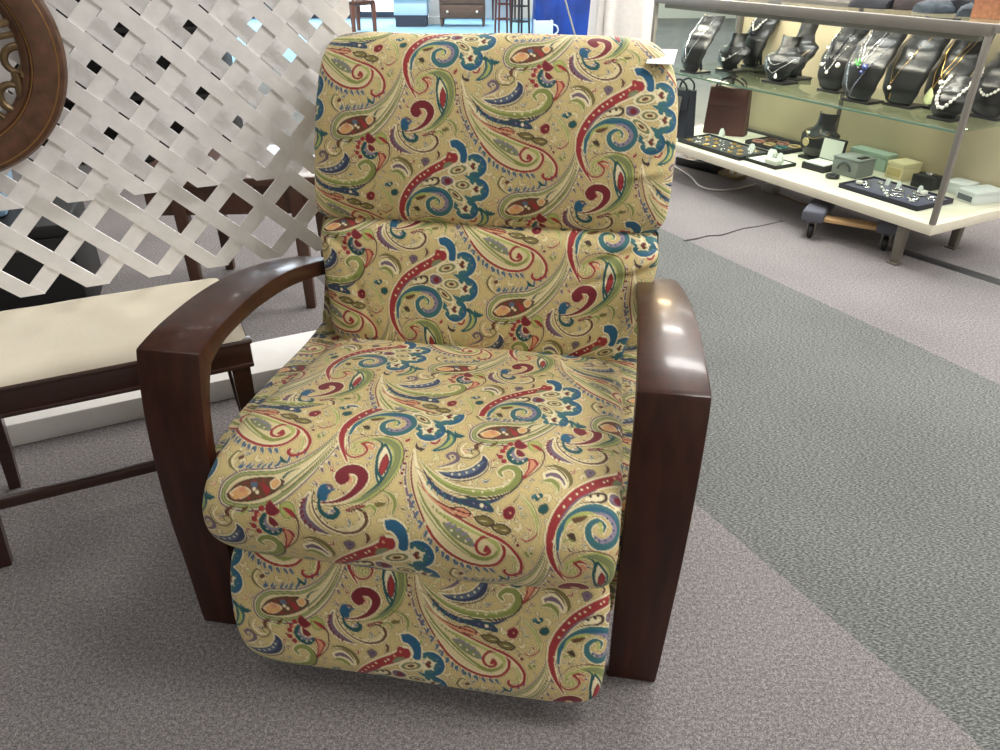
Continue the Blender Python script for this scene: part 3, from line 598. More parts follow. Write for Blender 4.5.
# ------------------------------------------------------------------ white lattice panels beside the chair
LA=math.radians(25.6); LE=V((math.cos(LA),math.sin(LA),0)); LN=V((math.sin(LA),-math.cos(LA),0))   # along, and towards the camera
def lattice(name,origin,zb,z1,s0,s1,phase,pitch=.144,sw=.0375,th=.005):
    """two crossing layers of flat strips cut square along the bottom edge through the crossings"""
    def clip(poly):
        for ax,lim,sg in ((0,s0,1),(0,s1,-1),(1,zb,1),(1,z1,-1)):
            out=[]
            for i in range(len(poly)):
                a,b_=poly[i],poly[(i+1)%len(poly)]; da,db=sg*(a[ax]-lim),sg*(b_[ax]-lim)
                if da>=0: out.append(a)
                if da*db<0: t=da/(da-db); out.append(tuple(a[k]+(b_[k]-a[k])*t for k in (0,1)))
            poly=out
            if len(poly)<3: return None
        return poly
    m=MB(); hw=sw/math.sqrt(2); top=z1-zb
    M=Matrix.Translation(origin)@Matrix.Rotation(LA,4,'Z')@Matrix.Rotation(math.pi/2,4,'X')     # x along, y up, z towards the camera
    n0=int((s0-top)/pitch)-2; n1=int((s1+top)/pitch)+2
    for sg,za in ((1,-th),(-1,.0002)):
        for k in range(n0,n1+1):
            s=phase+k*pitch; a=(s,zb); L=top+.3
            P=[(s-hw-sg*.3,zb-.3),(s+hw-sg*.3,zb-.3),(s+hw+sg*L,zb+L),(s-hw+sg*L,zb+L)]
            P=clip(P)
            if P: m.prism(P,za,za+th,M)
    return m.build(name,latm,smooth=20)
PB=V((-1.136,1.675,0))                      # the rear panel's plane
def s_of(p): return (p-PB).dot(LE)
tip=on_plane(98.6,284,PB,LN); zbk=sum(on_plane(x,y,PB,LN).z for x,y in ((32,296),(98.6,284),(161.5,274),(218,266.5)))/4
PF=PB+LN*.035
tf=on_plane(143,194,PF,LN); zfr=sum(on_plane(x,y,PF,LN).z for x,y in ((13.6,209),(80,200),(143,194),(207.5,186)))/4
ftips=[s_of(on_plane(x,y,PF,LN)) for x,y in ((13.6,209),(80,200),(143,194),(207.5,186),(269,178.6))]; btips=[s_of(on_plane(x,y,PB,LN)) for x,y in ((32,296),(98.6,284),(161.5,274),(218,266.5),(272,257))]
pf,pb=(ftips[-1]-ftips[0])/4,(btips[-1]-btips[0])/4
print('lattice',zbk,zfr,pf,pb,[round(x,3) for x in ftips],[round(x,3) for x in btips])
send=s_of(on_plane(350,15,PF,LN))
tag(lattice('lattice_panel',PF,zfr,1.75,-.75,send,sum(ftips)/5,pitch=pf),'white crisscross lattice panel in front, its zigzag bottom edge the higher one','lattice','white lattice panels')
tag(lattice('lattice_panel',PB,zbk,1.72,-.80,send-.01,sum(btips)/5,pitch=pb),'white lattice panel behind, its zigzag edge hanging lower, just above the cream bench','lattice','white lattice panels')
# white display stand that carries the lattice: two posts on a low platform
postm=mat('white_painted_wood',(218,216,212),.55,var=(7,.05))
stand=tag(empty('display_stand',tuple(PB),LA),'white stand with a low plank on the floor behind the bench, carrying the lattice','display stand')
p1=at_z(0,430,.075)
m=MB(); m.box((-.16,.275,.036),(1.80,.22,.072),bev=.005); m.build('base_plank',postm,stand)
for s in (send-.02,-.80):
    m=MB(); m.box((s,.062,.86),(.04,.04,1.70),bev=.003); m.build('post',postm,stand); m=MB(); m.box((s,.13,.02),(.05,.10,.04),bev=.004); m.build('foot',postm,stand)
# round openwork medallion hung on the lattice
rimm=mat('bronzed_brown_rim',(90,60,41),.42,var=(40,.35),bump=(120,.35)); scrm=mat('bronze_scroll',(112,92,66),.38,metal=.55,var=(20,.25))
PM=PF+LN*.045
mc=on_plane(-80,52,PM,LN); edge=on_plane(65.5,56,PM,LN); bot=on_plane(0,172,PM,LN)
def pl2(p): d=p-mc; return V((d.dot(LE),d.z))
R=(pl2(edge).length+pl2(bot).length)/2
print('medallion',R,pl2(edge),pl2(bot))
med=tag(empty('wall_medallion',tuple(mc),LA),'round brown medallion with bronze scrollwork hung on the lattice at the top left','wall decoration')
RX=Matrix.Rotation(math.pi/2,4,'X')
prof=[(R-.084,-.014),(R-.084,.004),(R-.078,.014),(R-.070,.018),(R-.066,.016),(R-.060,.023),(R-.030,.027),(R-.018,.024),(R-.014,.017),(R-.006,.015),(R,.005),(R,-.014)]
n=96; vs=[];fs=[]
for r,z in prof:
    for k in range(n): a=2*math.pi*k/n; vs.append((r*math.cos(a),r*math.sin(a),z))
for i in range(len(prof)):
    j=(i+1)%len(prof)
    for k in range(n): fs.append((i*n+k,i*n+(k+1)%n,j*n+(k+1)%n,j*n+k))
m=MB(); m.add([RX@V(v) for v in vs],fs); m.build('rim',rimm,med)
gilt=mat('gilt_line',(150,112,66),.35,metal=.6)
for rr,zz in ((R-.063,.020),(R-.016,.021)):
    m=MB(); m.tube([RX@V((rr*math.cos(k*math.pi/48),rr*math.sin(k*math.pi/48),zz)) for k in range(96)],.0016,6,closed=True); m.build('gilt_line',gilt,med)
def scroll(c,r0,r1,a0,turns,fl=1,n=34):
    return [(c[0]+(r0+(r1-r0)*i/n)*math.cos(a0+fl*turns*2*math.pi*i/n),c[1]+(r0+(r1-r0)*i/n)*math.sin(a0+fl*turns*2*math.pi*i/n)) for i in range(n+1)]
for q in range(6):
    a=q*math.pi/3+.15; m=MB(); ca,sa=math.cos(a),math.sin(a)
    for side in (1,-1):
        pts=scroll((.155,side*.052),.010,.046,0,1.35,side); pts+= [(.21,side*.02),(.232,0)]
        P=[RX@V((x*ca-y*sa,x*sa+y*ca,.004+side*.003)) for x,y in pts]; m.tube(P,[.004+.004*min(1,i/14) for i in range(len(P))],8)
    m.tube([RX@V((x*ca,x*sa,.004)) for x in (.03,.08,.13,.2,R-.075)],.006,8)
    m.build('scroll',scrm,med)
m=MB(); m.lathe([(.002,.022),(.02,.02),(.036,.012),(.045,.0),(.04,-.01),(.002,-.012)],24,RX); m.build('boss',scrm,med)
# ------------------------------------------------------------------ cream topped bench at the left
BA=math.radians(25.6); NR=V((-.572,1.522,0)); BH=.486
be=V((math.cos(BA),math.sin(BA),0)); bn=V((-math.sin(BA),math.cos(BA),0)); BL,BW=.635,.375
bench=tag(empty('bench',(NR.x-be.x*BL,NR.y-be.y*BL,0),BA),'dark wood bench with a cream upholstered top, left of the recliner','bench')
crm=mat('cream_upholstery',(232,223,202),.8,var=(5,.05),bump=(300,.3),sheen=.1)
m=MB(); bmm=bmesh.new(); bmesh.ops.create_grid(bmm,x_segments=40,y_segments=24,size=.5)
for w in bmm.verts:
    x,y=w.co.x*2,w.co.y*2; ex=max(0,(abs(x)-.9)/.1); ey=max(0,(abs(y)-.84)/.16)
    w.co=V((BL/2+w.co.x*(BL-.012),BW/2+w.co.y*(BW-.012),BH-.022*(ex**2.5+ey**2.5)+.003*noise.noise(V((x*3,y*2,0)))))
r=bmesh.ops.extrude_face_region(bmm,geom=bmm.faces[:]); bmesh.ops.translate(bmm,vec=(0,0,-.03),verts=[g for g in r['geom'] if isinstance(g,bmesh.types.BMVert)])
m.bm(bmm); m.build('seat_pad',crm,bench,smooth=60)
m=MB()
for (a,c,s) in (((BL/2,.016,BH-.062),0,(BL,.03,.062)),((BL/2,BW-.016,BH-.062),0,(BL,.03,.062)),((.016,BW/2,BH-.062),0,(.03,BW-.064,.062)),((BL-.016,BW/2,BH-.062),0,(.03,BW-.064,.062))): m.box(a,s,bev=.005)
m.box((BL/2,.012,BH-.034),(BL+.01,.03,.010),bev=.004); m.box((BL/2,.010,BH-.092),(BL,.026,.012),bev=.004)
m.build('apron',bench_wood,bench)
for (lx,ly) in ((.03,.03),(BL-.03,.03),(.03,BW-.03),(BL-.03,BW-.03)):
    m=MB(); dx=-.012 if lx<.1 else .012; q=[]
    for z,w,o in ((BH-.03,.022,0),(BH-.2,.019,0),(.12,.015,.5),(0,.013,1.2)):
        for sx,sy in ((-1,-1),(1,-1),(1,1),(-1,1)): q.append((lx+sx*w+dx*o,ly+sy*w,z))
    f=[(0,1,2,3),(15,14,13,12)]
    for i in range(3):
        for k in range(4): f.append((i*4+k,i*4+(k+1)%4,(i+1)*4+(k+1)%4,(i+1)*4+k))
    m.add(q,f); m.build('leg',bench_wood,bench)
for yy in (.03,):
    m=MB(); m.box((BL/2,yy,.165),(BL-.07,.018,.026),bev=.004); m.build('stretcher',bench_wood,bench)
CASE_W=10
# ------------------------------------------------------------------ glass display case (local axes: x along the front, y into the depth)
CRZ=math.atan2(CU.y,CU.x); CO2=V((CC.x,CC.y,0))
def cw(a,b_,z): return CO2+CU*a+CV*b_+V((0,0,z))
gl=glass_mat('clear_glass',(.97,.985,.975,1)); glg=glass_mat('shelf_glass',(.86,.93,.90,1))
backm=mat('cream_back_panel',(214,198,162),.75,var=(3,.05)); deckm=mat('white_deck',(222,216,196),.5,var=(8,.04)); glassedge=mat('green_glass_edge',(120,150,132),.2)
case=tag(empty('display_case',tuple(CO2),CRZ),'long glass jewelry display case with a metal frame and short legs at the upper right','display case')
CL,CD,ZD,ZT,ZS=1.95,.66,.22,.975,.595
m=MB(); m.box((-CL/2,CD/2,ZD-.022),(CL,CD,.044),bev=.003); m.build('deck',deckm,case)
m=MB(); m.box((-CL/2,.30,ZS-.004),(CL-.05,.56,.008),bev=.001); sh=m.build('shelf',glg,case)
m=MB(); m.box((-CL/2,.018,ZS-.004),(CL-.05,.004,.009)); m.build('shelf_edge',glassedge,sh)
for a in (-1.25,-.62):
    m=MB(); m.tube([(a,.03,ZS-.014),(a,.03,ZS-.002)],.006,8); m.build('shelf_clip',chrome,sh)
m=MB(); m.box((-CL/2,.006,(ZD+ZT)/2),(CL-.04,.005,ZT-ZD-.03)); m.build('front_pane',gl,case)
m=MB(); m.box((-.008,CD/2,(ZD+ZT)/2),(.005,CD-.04,ZT-ZD-.03)); m.build('end_pane',gl,case)
m=MB(); m.box((-CL+.008,CD/2,(ZD+ZT)/2),(.005,CD-.04,ZT-ZD-.03)); m.build('end_pane',glg,case)
m=MB(); m.box((-CL/2,CD/2,ZT-.006),(CL-.03,CD-.03,.006)); m.build('top_pane',gl,case)
for a0,a1,yy in ((-1.90,-1.00,CD-.02),(-1.07,-.012,CD-.035)):
    m=MB(); m.box(((a0+a1)/2,yy,(ZD+ZT)/2-.005),(a1-a0,.010,ZT-ZD-.03),bev=.002); d=m.build('back_door',backm,case)
    m=MB(); m.box((a0+.012,yy-.008,(ZD+ZT)/2-.005),(.022,.012,ZT-ZD-.03),bev=.002); m.build('door_stile',mat('door_stile',(96,88,76),.5),d)
m=MB(); m.box((-CL/2,CD-.028,ZD+.006),(CL,.045,.012),bev=.002); m.build('door_track',mat('dark_track',(48,44,40),.5),case)
for a,b_ in ((-.011,.011),(-CL+.011,.011),(-.011,CD-.011),(-CL+.011,CD-.011)):
    m=MB(); m.box((a,b_,(ZD+ZT)/2),(.022,.022,ZT-ZD),bev=.003); m.build('corner_post',casem,case)
for yy in (.012,CD-.012):
    m=MB(); m.box((-CL/2,yy,ZT-.016),(CL,.026,.044),bev=.004); m.build('top_rail',casem,case)
for a in (-.012,-CL+.012):
    m=MB(); m.box((a,CD/2,ZT-.012),(.024,CD-.04,.032),bev=.004); m.build('top_rail',casem,case)
for a in (-.14,-CL+.14):
    for b_ in (.03,.44):
        m=MB(); m.box((a,b_,.098),(.042,.042,.196),bev=.004,taper=.8); m.box((a,b_,.004),(.05,.05,.008),bev=.002); m.build('leg',mat('case_leg',(112,108,98),.45,metal=.3),case)
m=MB(); m.box((-CL/2,.045,ZT-.05),(CL-.12,.03,.022),bev=.004); m.build('lamp_housing',casem,case)
# ---- necklace busts
leather=mat('black_leatherette',(11,13,13),.36,spec=.6,bump=(350,.15))
def interp(tab,t):
    for (t0,*a),(t1,*b_) in zip(tab,tab[1:]):
        if t<=t1:
            k=(t-t0)/(t1-t0) if t1>t0 else 0; k=k*k*(3-2*k); return [x+(y-x)*k for x,y in zip(a,b_)]
    return list(tab[-1][1:])
BIB=[(0,.044,-.016,.010),(.04,.060,-.030,.016),(.18,.080,-.050,.030),(.40,.091,-.042,.040),(.62,.092,-.008,.052),(.80,.084,.034,.060),(.92,.074,.064,.060),(1,.072,.082,.058)]
SHO=[(0,.030,-.010,.008),(.06,.050,-.026,.014),(.25,.080,-.044,.028),(.46,.104,-.034,.050),(.56,.100,-.016,.058),(.66,.058,.006,.050),(.78,.046,.020,.046),(.92,.048,.032,.046),(1,.056,.040,.048)]
def bust_pt(tab,h,wk,x,t,off=0):
    w,y,k=interp(tab,t); sc=h/.34
    w*=wk; xx=max(-1,min(1,x/w if w else 0)) if False else x
    return V((xx*w,y*sc+k*abs(xx)**2.2-off,.012+t*(h-.012)))
def bust(label,a,b_,h,kind='bib',wk=1.0,turn=0,z=ZS,label_group='necklace busts in the glass case'):
    tab=BIB if kind=='bib' else SHO
    root=tag(empty('necklace_bust',tuple(cw(a,b_,z)),CRZ+turn),label,'necklace display',label_group)
    nt_,ns=28,14; m=MB(); vs=[]
    for side in (0,1):
        for i in range(nt_+1):
            for j in range(ns+1):
                p=bust_pt(tab,h,wk,-1+2*j/ns,i/nt_); 
                if side: p=p+V((0,.011,-.0))
                vs.append(p)
    fs=[]; W=ns+1; O=(nt_+1)*W
    for i in range(nt_):
        for j in range(ns):
            q=(i*W+j,i*W+j+1,(i+1)*W+j+1,(i+1)*W+j); fs.append(q); fs.append(tuple(O+k for k in q[::-1]))
    bd=[i*W for i in range(nt_+1)]+[nt_*W+j for j in range(1,W)]+[i*W+ns for i in range(nt_-1,-1,-1)]+[j for j in range(ns-1,0,-1)]
    for k in range(len(bd)):
        x,y=bd[k],bd[(k+1)%len(bd)]; fs.append((x,y,O+y,O+x))
    m.add(vs,fs); m.build('display_form',leather,root,smooth=60)
    m=MB(); m.box((0,.035,.006),(.13*wk,.115,.012),bev=.003); m.build('base_plate',blackp,root)
    m=MB(); q=bust_pt(tab,h,wk,0,.72); m.tube([(0,.075,.010),(0,q.y+.012,q.z)],.008,8); m.build('easel_strut',blackp,root)
    return dict(tab=tab,h=h,wk=wk,M=Matrix.Translation(cw(a,b_,z))@Matrix.Rotation(CRZ+turn,4,'Z'),org=cw(a,b_,z),rz=CRZ+turn)
def on_bust(B,x,t,off=.003): return bust_pt(B['tab'],B['h'],B['wk'],x,t,off)
def strand(B,top=.92,bot=.3,half=.85,p=1.6,n=40,cx=0,off=.003):
    return [on_bust(B,cx*(1-abs(s))+half*s,bot+(top-bot)*abs(s)**p,off) for s in [-1+2*k/n for k in range(n+1)]]
def necklace(B,label,strands,pend=None,mtl=silver):
    """strands: (path, bead radius or wire radius, material, 'bead'/'wire'); pend: list of (x,t,kind,material,size)"""
    root=tag(empty('necklace',tuple(B['org']),B['rz']),label,'necklace','necklaces on the busts')
    for P,r,mm,kind in strands:
        m=MB()
        if kind=='wire': m.tube(P,r,6)
        else:
            d=0; last=None
            for q in P:
                q=V(q)
                if last is None or (q-last).length>=r*1.9: m.ball(q+V((0,-r*.6,0)),r*random.uniform(.85,1.1),8); last=q
            m.tube([V(q)+V((0,-r*.5,0)) for q in P],r*.25,5)
        m.build('chain' if kind=='wire' else 'bead_string',mm,root)
    for x,t,k,mm,sz in (pend or []):
        c=on_bust(B,x,t,.006); m=MB()
        if k=='drop': m.lathe([(.0005,sz*1.1),(sz*.25,sz*.75),(sz*.6,sz*.1),(sz*.72,-sz*.35),(sz*.55,-sz*.8),(.0005,-sz)],14,Matrix.Translation(c)@Matrix.Diagonal((1,.4,1,1)))
        elif k=='disc': m.lathe([(.0005,-.003),(sz*.9,-.003),(sz,0),(sz*.9,.003),(sz*.6,.0045),(.0005,.003)],18,Matrix.Translation(c)@Matrix.Rotation(math.pi/2,4,'X'))
        elif k=='bar': m.box(c,(sz*.4,.004,sz*2),bev=.001)
        elif k=='cluster':
            for q in range(9): m.ball(c+V((random.uniform(-1,1)*sz,-.002,random.uniform(-1,1)*sz)),sz*.42,7)
        else: m.ball(c,sz,10)
        m.build('pendant',mm,root)
    return root
jade=mat('pale_green_stone',(190,200,150),.3); greenst=mat('bright_green_stone',(60,160,60),.2); bluest=mat('dark_blue_stone',(52,62,110),.2); darkbead=mat('dark_bead',(24,24,36),.25); amber=mat('champagne_bead',(196,176,140),.25,metal=.3)
B1=bust('black bib-shaped necklace bust nearest the far end of the glass shelf',-1.68,.09,.29,'bib',1.0)
necklace(B1,'thin silver chain with a tiny drop on the far end bust',[(strand(B1,.96,.22,.7,1.2),.0016,silver,'wire')],[(-.1,.2,'drop',silver,.010)])
B2=bust('short black shouldered bust second from the far end, with sparkling stones',-1.62,.30,.20,'sho',1.05)
necklace(B2,'necklace of glittering clear stone clusters on the short far bust',[(strand(B2,.60,.28,.8,1.6),.004,silver,'bead')],[(.0,.30,'cluster',pearl,.010),(.35,.38,'cluster',silver,.007),(-.4,.38,'cluster',silver,.007)])
B2b=bust('tall black bust behind the short far bust, reaching the top rail',-1.66,.53,.355,'bib',.95)
necklace(B2b,'thick twisted pearl and dark bead rope on the tall far bust',[(strand(B2b,.98,.55,.9,1.5),.007,pearl,'bead'),(strand(B2b,.98,.48,.95,1.5),.006,darkbead,'bead')])
B3r=bust('black shouldered bust standing behind another at the middle of the shelf',-1.25,.41,.285,'sho',1.05)
necklace(B3r,'string of small rosy beads on the rear middle bust',[(strand(B3r,.52,.22,.8,1.7),.0035,amber,'bead')])
B3=bust('black shouldered bust in front at mid shelf with a white drop tag',-1.19,.235,.225,'sho',1.15)
necklace(B3,'fine silver bead necklace with a white drop on the front middle bust',[(strand(B3,.55,.2,.8,1.7),.0025,silver,'bead'),(strand(B3,.5,.38,.5,1.7),.002,silver,'bead')],[(.3,.14,'drop',white,.014)])
B4=bust('tall black bust wearing dark beads and round pearls at mid shelf',-.875,.28,.345,'bib',.95)
necklace(B4,'long string of dark beads on the mid shelf tall bust',[(strand(B4,.95,.42,.62,1.5),.0045,darkbead,'bead')])
necklace(B4,'strand of spaced pearls hanging below the dark beads',[(strand(B4,.95,.26,.85,1.6),.003,silver,'bead')],[(.05,.25,'ball',pearl,.008),(-.5,.34,'ball',pearl,.009),(.55,.36,'ball',pearl,.012),(-.72,.55,'ball',pearl,.007)])
B5=bust('tall black bust with silver chains and a bright green pendant',-.625,.175,.36,'bib',1.12)
necklace(B5,'bright green pendant on a double silver chain',[(strand(B5,.97,.50,.55,1.1),.0018,silver,'wire'),(strand(B5,.97,.40,.75,1.2),.0025,silver,'bead')],[(-.12,.47,'cluster',greenst,.012)])
necklace(B5,'long grey bead chain with a dark blue stone below the green pendant',[(strand(B5,.72,.06,.85,1.3,cx=-.25),.0035,mat('grey_bead',(120,126,140),.25,metal=.4),'bead')],[(.32,.42,'ball',bluest,.014),(.22,.36,'ball',bluest,.010)])
B6=bust('tall black bust with a gold chain and hanging pearl tassel',-.465,.25,.36,'bib',1.1)
necklace(B6,'gold Y shaped chain with a pearl and tassel',[(strand(B6,.97,.24,.7,1.15,cx=-.35),.002,gold,'bead')],[(-.34,.20,'ball',pearl,.009),(-.34,.10,'bar',gold,.014),(.10,.58,'cluster',pearl,.010)])
B7=bust('tall black bust with a pale green teardrop, beside the corner post',-.325,.33,.345,'bib',.98)
necklace(B7,'pale green teardrop pendant on a fine gold chain',[(strand(B7,.97,.22,.6,1.15,cx=-.3),.0014,gold,'wire'),(strand(B7,.9,.36,.7,1.2,cx=.1),.0014,gold,'wire')],[(-.38,.14,'drop',jade,.036),(.1,.33,'ball',pearl,.011)])
B8=bust('small low bust with a thick pearl collar just behind the corner post',-.19,.155,.17,'bib',.85)
necklace(B8,'thick white pearl collar on the small low bust',[(strand(B8,.93,.25,.8,2.0),.008,pearl,'bead')])
B9=bust('black bust seen through the end pane, with a white pearl string',-.125,.345,.29,'bib',1.0)
necklace(B9,'white pearl string on the bust behind the end pane',[(strand(B9,.62,.30,.9,1.7),.0065,pearl,'bead')])
L1=bust('dark bust on the lower deck with a round medal and pearl',-1.01,.41,.235,'sho',1.1,z=ZD)
necklace(L1,'round gold medal on a pearl studded chain on the lower bust',[(strand(L1,.6,.46,.75,1.6),.002,gold,'bead')],[(-.3,.36,'disc',mat('pale_gold',(214,196,150),.3,metal=.5),.022),(-.35,.55,'ball',pearl,.010),(.35,.62,'bar',amber,.014)])
# ---- things on the lower deck
def thing(name,label,cat,a,b_,z=ZD,turn=0,group=None): return tag(empty(name,tuple(cw(a,b_,z)),CRZ+turn),label,cat,group)
# totes
def tote(label,a,b_,wd,dp,ht,m1,m2,turn=0,name='handbag'):
    t=thing(name,label,'bag',a,b_,ZD,turn,'bags in the display case'); bm=bmesh.new(); bmesh.ops.create_cube(bm,size=1); bmesh.ops.subdivide_edges(bm,edges=bm.edges[:],cuts=6,use_grid_fill=True)
    for w in bm.verts:
        x,y,z=w.co; k=1-.45*(z+.5); zz=(z+.5)*ht
        w.co=V((x*wd*(1-.06*(z+.5)),y*dp*k*(1+.25*math.cos(x*math.pi)-.2),zz+.004*math.sin(x*9+y*5)))
    m=MB(); m.bm(bm); m.build('body',m1,t,smooth=70)
    m=MB(); m.box((0,-dp*.34,ht*.80),(wd*.9,.012,ht*.38),bev=.005,rx=-.12); m.build('flap',m1,t)
    for s in (-1,1):
        m=MB(); P=spline([(-wd*.32,s*dp*.22,ht*.92),(-wd*.28,s*dp*.3,ht*1.10),(0,s*dp*.34,ht*1.2),(wd*.28,s*dp*.3,ht*1.10),(wd*.32,s*dp*.22,ht*.92)],8); m.tube(P,.006,8); m.build('handle',m2,t)
    return t
brownl=mat('brown_leather',(74,38,34),.45,bump=(120,.2),var=(8,.15)); navyl=mat('navy_fabric',(28,32,48),.7,var=(10,.15)); greyl=mat('grey_lining',(118,116,108),.7,var=(12,.15))
tote('brown leather handbag standing on the case deck at its far end',-1.70,.44,.25,.11,.27,brownl,brownl,turn=.5)
nb=tote('dark navy bag with a grey panel at the far corner of the deck',-1.79,.15,.19,.10,.27,navyl,black)
m=MB(); m.box((-.015,-.052,.17),(.12,.008,.13),bev=.003,rx=-.12); m.build('grey_panel',greyl,nb)
def card(label,a,b_,z,w,h,turn=0,cat='price tag',name='price_tag',g='white price cards in the case'):
    m=MB(); th=.0012; pts=[(-w/2,0),(w/2,0),(w/2,h*.75),(w*.25,h),(-w*.25,h),(-w/2,h*.75)]
    M=Matrix.Rotation(math.radians(74),4,'X'); m.prism(pts,-th/2,th/2,M); m.prism([(-w/2,0),(w/2,0),(w/2,h*.75),(-w/2,h*.75)],-th/2,th/2,Matrix.Translation((0,h*.52,0))@Matrix.Rotation(math.radians(108),4,'X'))
    o=m.build(name,white); o.location=cw(a,b_,z); o.rotation_euler=(0,0,CRZ+turn); return tag(o,label,cat,g)
card('white tag leaning on the brown handbag',-1.64,.345,ZD,.034,.052)
# trays
trayb=mat('black_tray',(26,25,26),.6); velv=mat('black_velvet_pad',(34,30,30),.9,sheen=.3); navyv=mat('navy_velvet',(40,36,72),.9,sheen=.4,var=(14,.12)); wpad=mat('white_pad',(214,216,206),.7)
def tray(label,a,b_,wd,dp,turn=0,pad=velv,h=.022,body=trayb):
    t=thing('jewelry_tray',label,'tray',a,b_,ZD,turn,'jewelry trays on the deck')
    m=MB(); m.box((0,0,.004),(wd,dp,.008),bev=.002)
    for x in (-wd/2+.004,wd/2-.004): m.box((x,0,h/2),(.008,dp,h),bev=.002)
    for y in (-dp/2+.004,dp/2-.004): m.box((0,y,h/2),(wd,.008,h),bev=.002)
    m.build('frame',body,t); m=MB(); m.box((0,0,.011),(wd-.018,dp-.018,.008),bev=.003); m.build('pad',pad,t); return t
def ring(label,a,b_,z,r,rr,mm,g,name='ring',cat='ring',tilt=0,turn=0,gem=None):
    m=MB(); m.tube([(r*math.cos(k*math.pi/10),r*math.sin(k*math.pi/10),0) for k in range(20)],rr,6,closed=True)
    if gem: t=tag(empty(name,tuple(cw(a,b_,z)),CRZ+turn),label,cat,g); o=m.build('band',mm,t); q=MB(); q.ball((0,-r-rr,rr*.6),rr*2.0,8); q.build('stone',gem,t); t.rotation_euler=(tilt,0,CRZ+turn); return t
    o=m.build(name,mm); o.location=cw(a,b_,z); o.rotation_euler=(tilt,0,CRZ+turn); return tag(o,label,cat,g)
TA,TB=-1.42,.165
tray('long black tray of gold pieces at the far end of the deck',TA,TB,.50,.24)
zp=ZD+.015
for i in range(7):
    for j in range(3):
        a=TA-.20+.066*i+random.uniform(-.008,.008); b_=TB-.07+.07*j+random.uniform(-.01,.01); k=(i+j)%3
        ring('small gold ring lying on the long black tray' if k==0 else ('silver ring with a pale stone lying on the long black tray' if k==1 else 'gold ring with a pale stone lying on the long black tray'),a,b_,zp+.003,.012+.004*random.random(),.003,(gold,silver,gold)[k],'rings on the long black tray',turn=random.uniform(0,6),gem=None if k==0 else pearl)
tray('black tray of coloured bangles behind the long tray',-1.30,.46,.30,.20)
bang=[mat('rose_bangle',(180,120,104),.3),mat('tan_bangle',(190,160,110),.3),mat('teal_bangle',(60,110,104),.3),mat('brown_bangle',(110,70,52),.3)]
for i in range(6):
    ring('coloured bangle lying in the rear black tray, '+('rose','tan','teal','brown')[i%4],-1.39+.085*(i%3)+.02*(i//3),.405+.085*(i//3),ZD+.0205,.030,.0055,bang[i%4],'bangles in the rear tray','bangle','bangle')
t3=tray('flat black tray with a white pad and price cards at mid deck',-1.055,.155,.22,.15,0,wpad,.018)
for k,(a,b_,z,wh) in enumerate(((-1.255,.21,ZD+.0155,(.040,.04)),(-1.16,.285,ZD,(.034,.036)),(-1.09,.18,ZD+.0155,(.036,.05)),(-1.00,.15,ZD+.0155,(.034,.052)))):
    card(('white price card on the long black tray','small white price card between two black trays','left white price card on the flat mid deck tray','right white price card on the flat mid deck tray')[k],a,b_,z,*wh)
# hinged box
t=thing('hinged_box','open black jewelry box with a white lining, lid standing up','jewelry box',-.85,.30,ZD,.06)
m=MB(); m.box((0,0,.016),(.135,.13,.032),bev=.003); m.build('base',trayb,t); m=MB(); m.box((0,0,.033),(.118,.113,.010),bev=.003); m.build('lining',wpad,t)
m=MB(); m.box((0,.075,.088),(.135,.016,.115),bev=.003,rx=-.12); lid=m.build('lid',trayb,t); m=MB(); m.box((0,.0655,.089),(.120,.004,.100),bev=.001,rx=-.12); m.build('lid_lining',wpad,lid)
m=MB()
m.box((-.99,.108,ZD+.0285),(.075,.05,.024),bev=.004); o=m.build('ring_box',mat('pale_ring_box',(196,200,190),.6)); o.location=CO2; o.rotation_euler=(0,0,CRZ); tag(o,'small pale ring box sitting on the front of the white padded tray','ring box')
# grey case with handle
greyb=mat('grey_box',(122,126,122),.55,var=(20,.08)); t=thing('carry_case','grey hard carry case with a dark handle slot, behind the navy tray','case',-.705,.36,ZD,.03)
m=MB(); m.box((0,0,.040),(.15,.135,.080),bev=.008,seg=3); m.build('body',greyb,t); m=MB(); m.box((0,0,.084),(.154,.139,.010),bev=.004); m.build('lid',greyb,t)
m=MB(); m.tube([(.035*math.cos(x),-.071,.030+.035*math.sin(x)) for x in [k*math.pi/12 for k in range(13)]],.006,8); m.build('handle',mat('dark_handle',(70,74,72),.5),t)
m=MB(); m.box((.045,0,.091),(.03,.06,.006),bev=.002); m.build('latch',blackp,t)
ring('black round bracelet lying in front of the grey case',-.70,.215,ZD+.010,.026,.009,blackp,'black bracelet','bracelet','bracelet')
def cbox(name,label,cat,a,b_,w,d,h,m1,turn=0,lid=None,band=None,g=None):
    t=thing(name,label,cat,a,b_,ZD,turn,g); m=MB(); m.box((0,0,h*.36),(w,d,h*.72),bev=.003); m.build('base',m1,t); m=MB(); m.box((0,0,h*.86),(w+.003,d+.003,h*.28),bev=.003); m.build('lid',lid or m1,t)
    if band: m=MB(); m.box((0,-d/2-.001,h*.4),(w*.8,.003,h*.45),bev=.001); m.build('front_label',band,t)
    return t
cbox('gift_box','pale green box at the back of the deck behind the grey case','box',-.755,.565,.22,.08,.085,mat('pale_green_box',(168,190,172),.6),.0)
cbox('gift_box','cream box with a printed gold front, right of the grey case','box',-.545,.53,.10,.12,.08,mat('cream_box',(222,208,164),.6),-.12,band=mat('gold_print',(196,176,120),.5))
t=thing('watch_box','black watch box with a silver watch standing behind the navy tray','watch box',-.375,.48,ZD,0); m=MB(); m.box((0,0,.03),(.11,.09,.06),bev=.004); m.build('box',blackp,t)
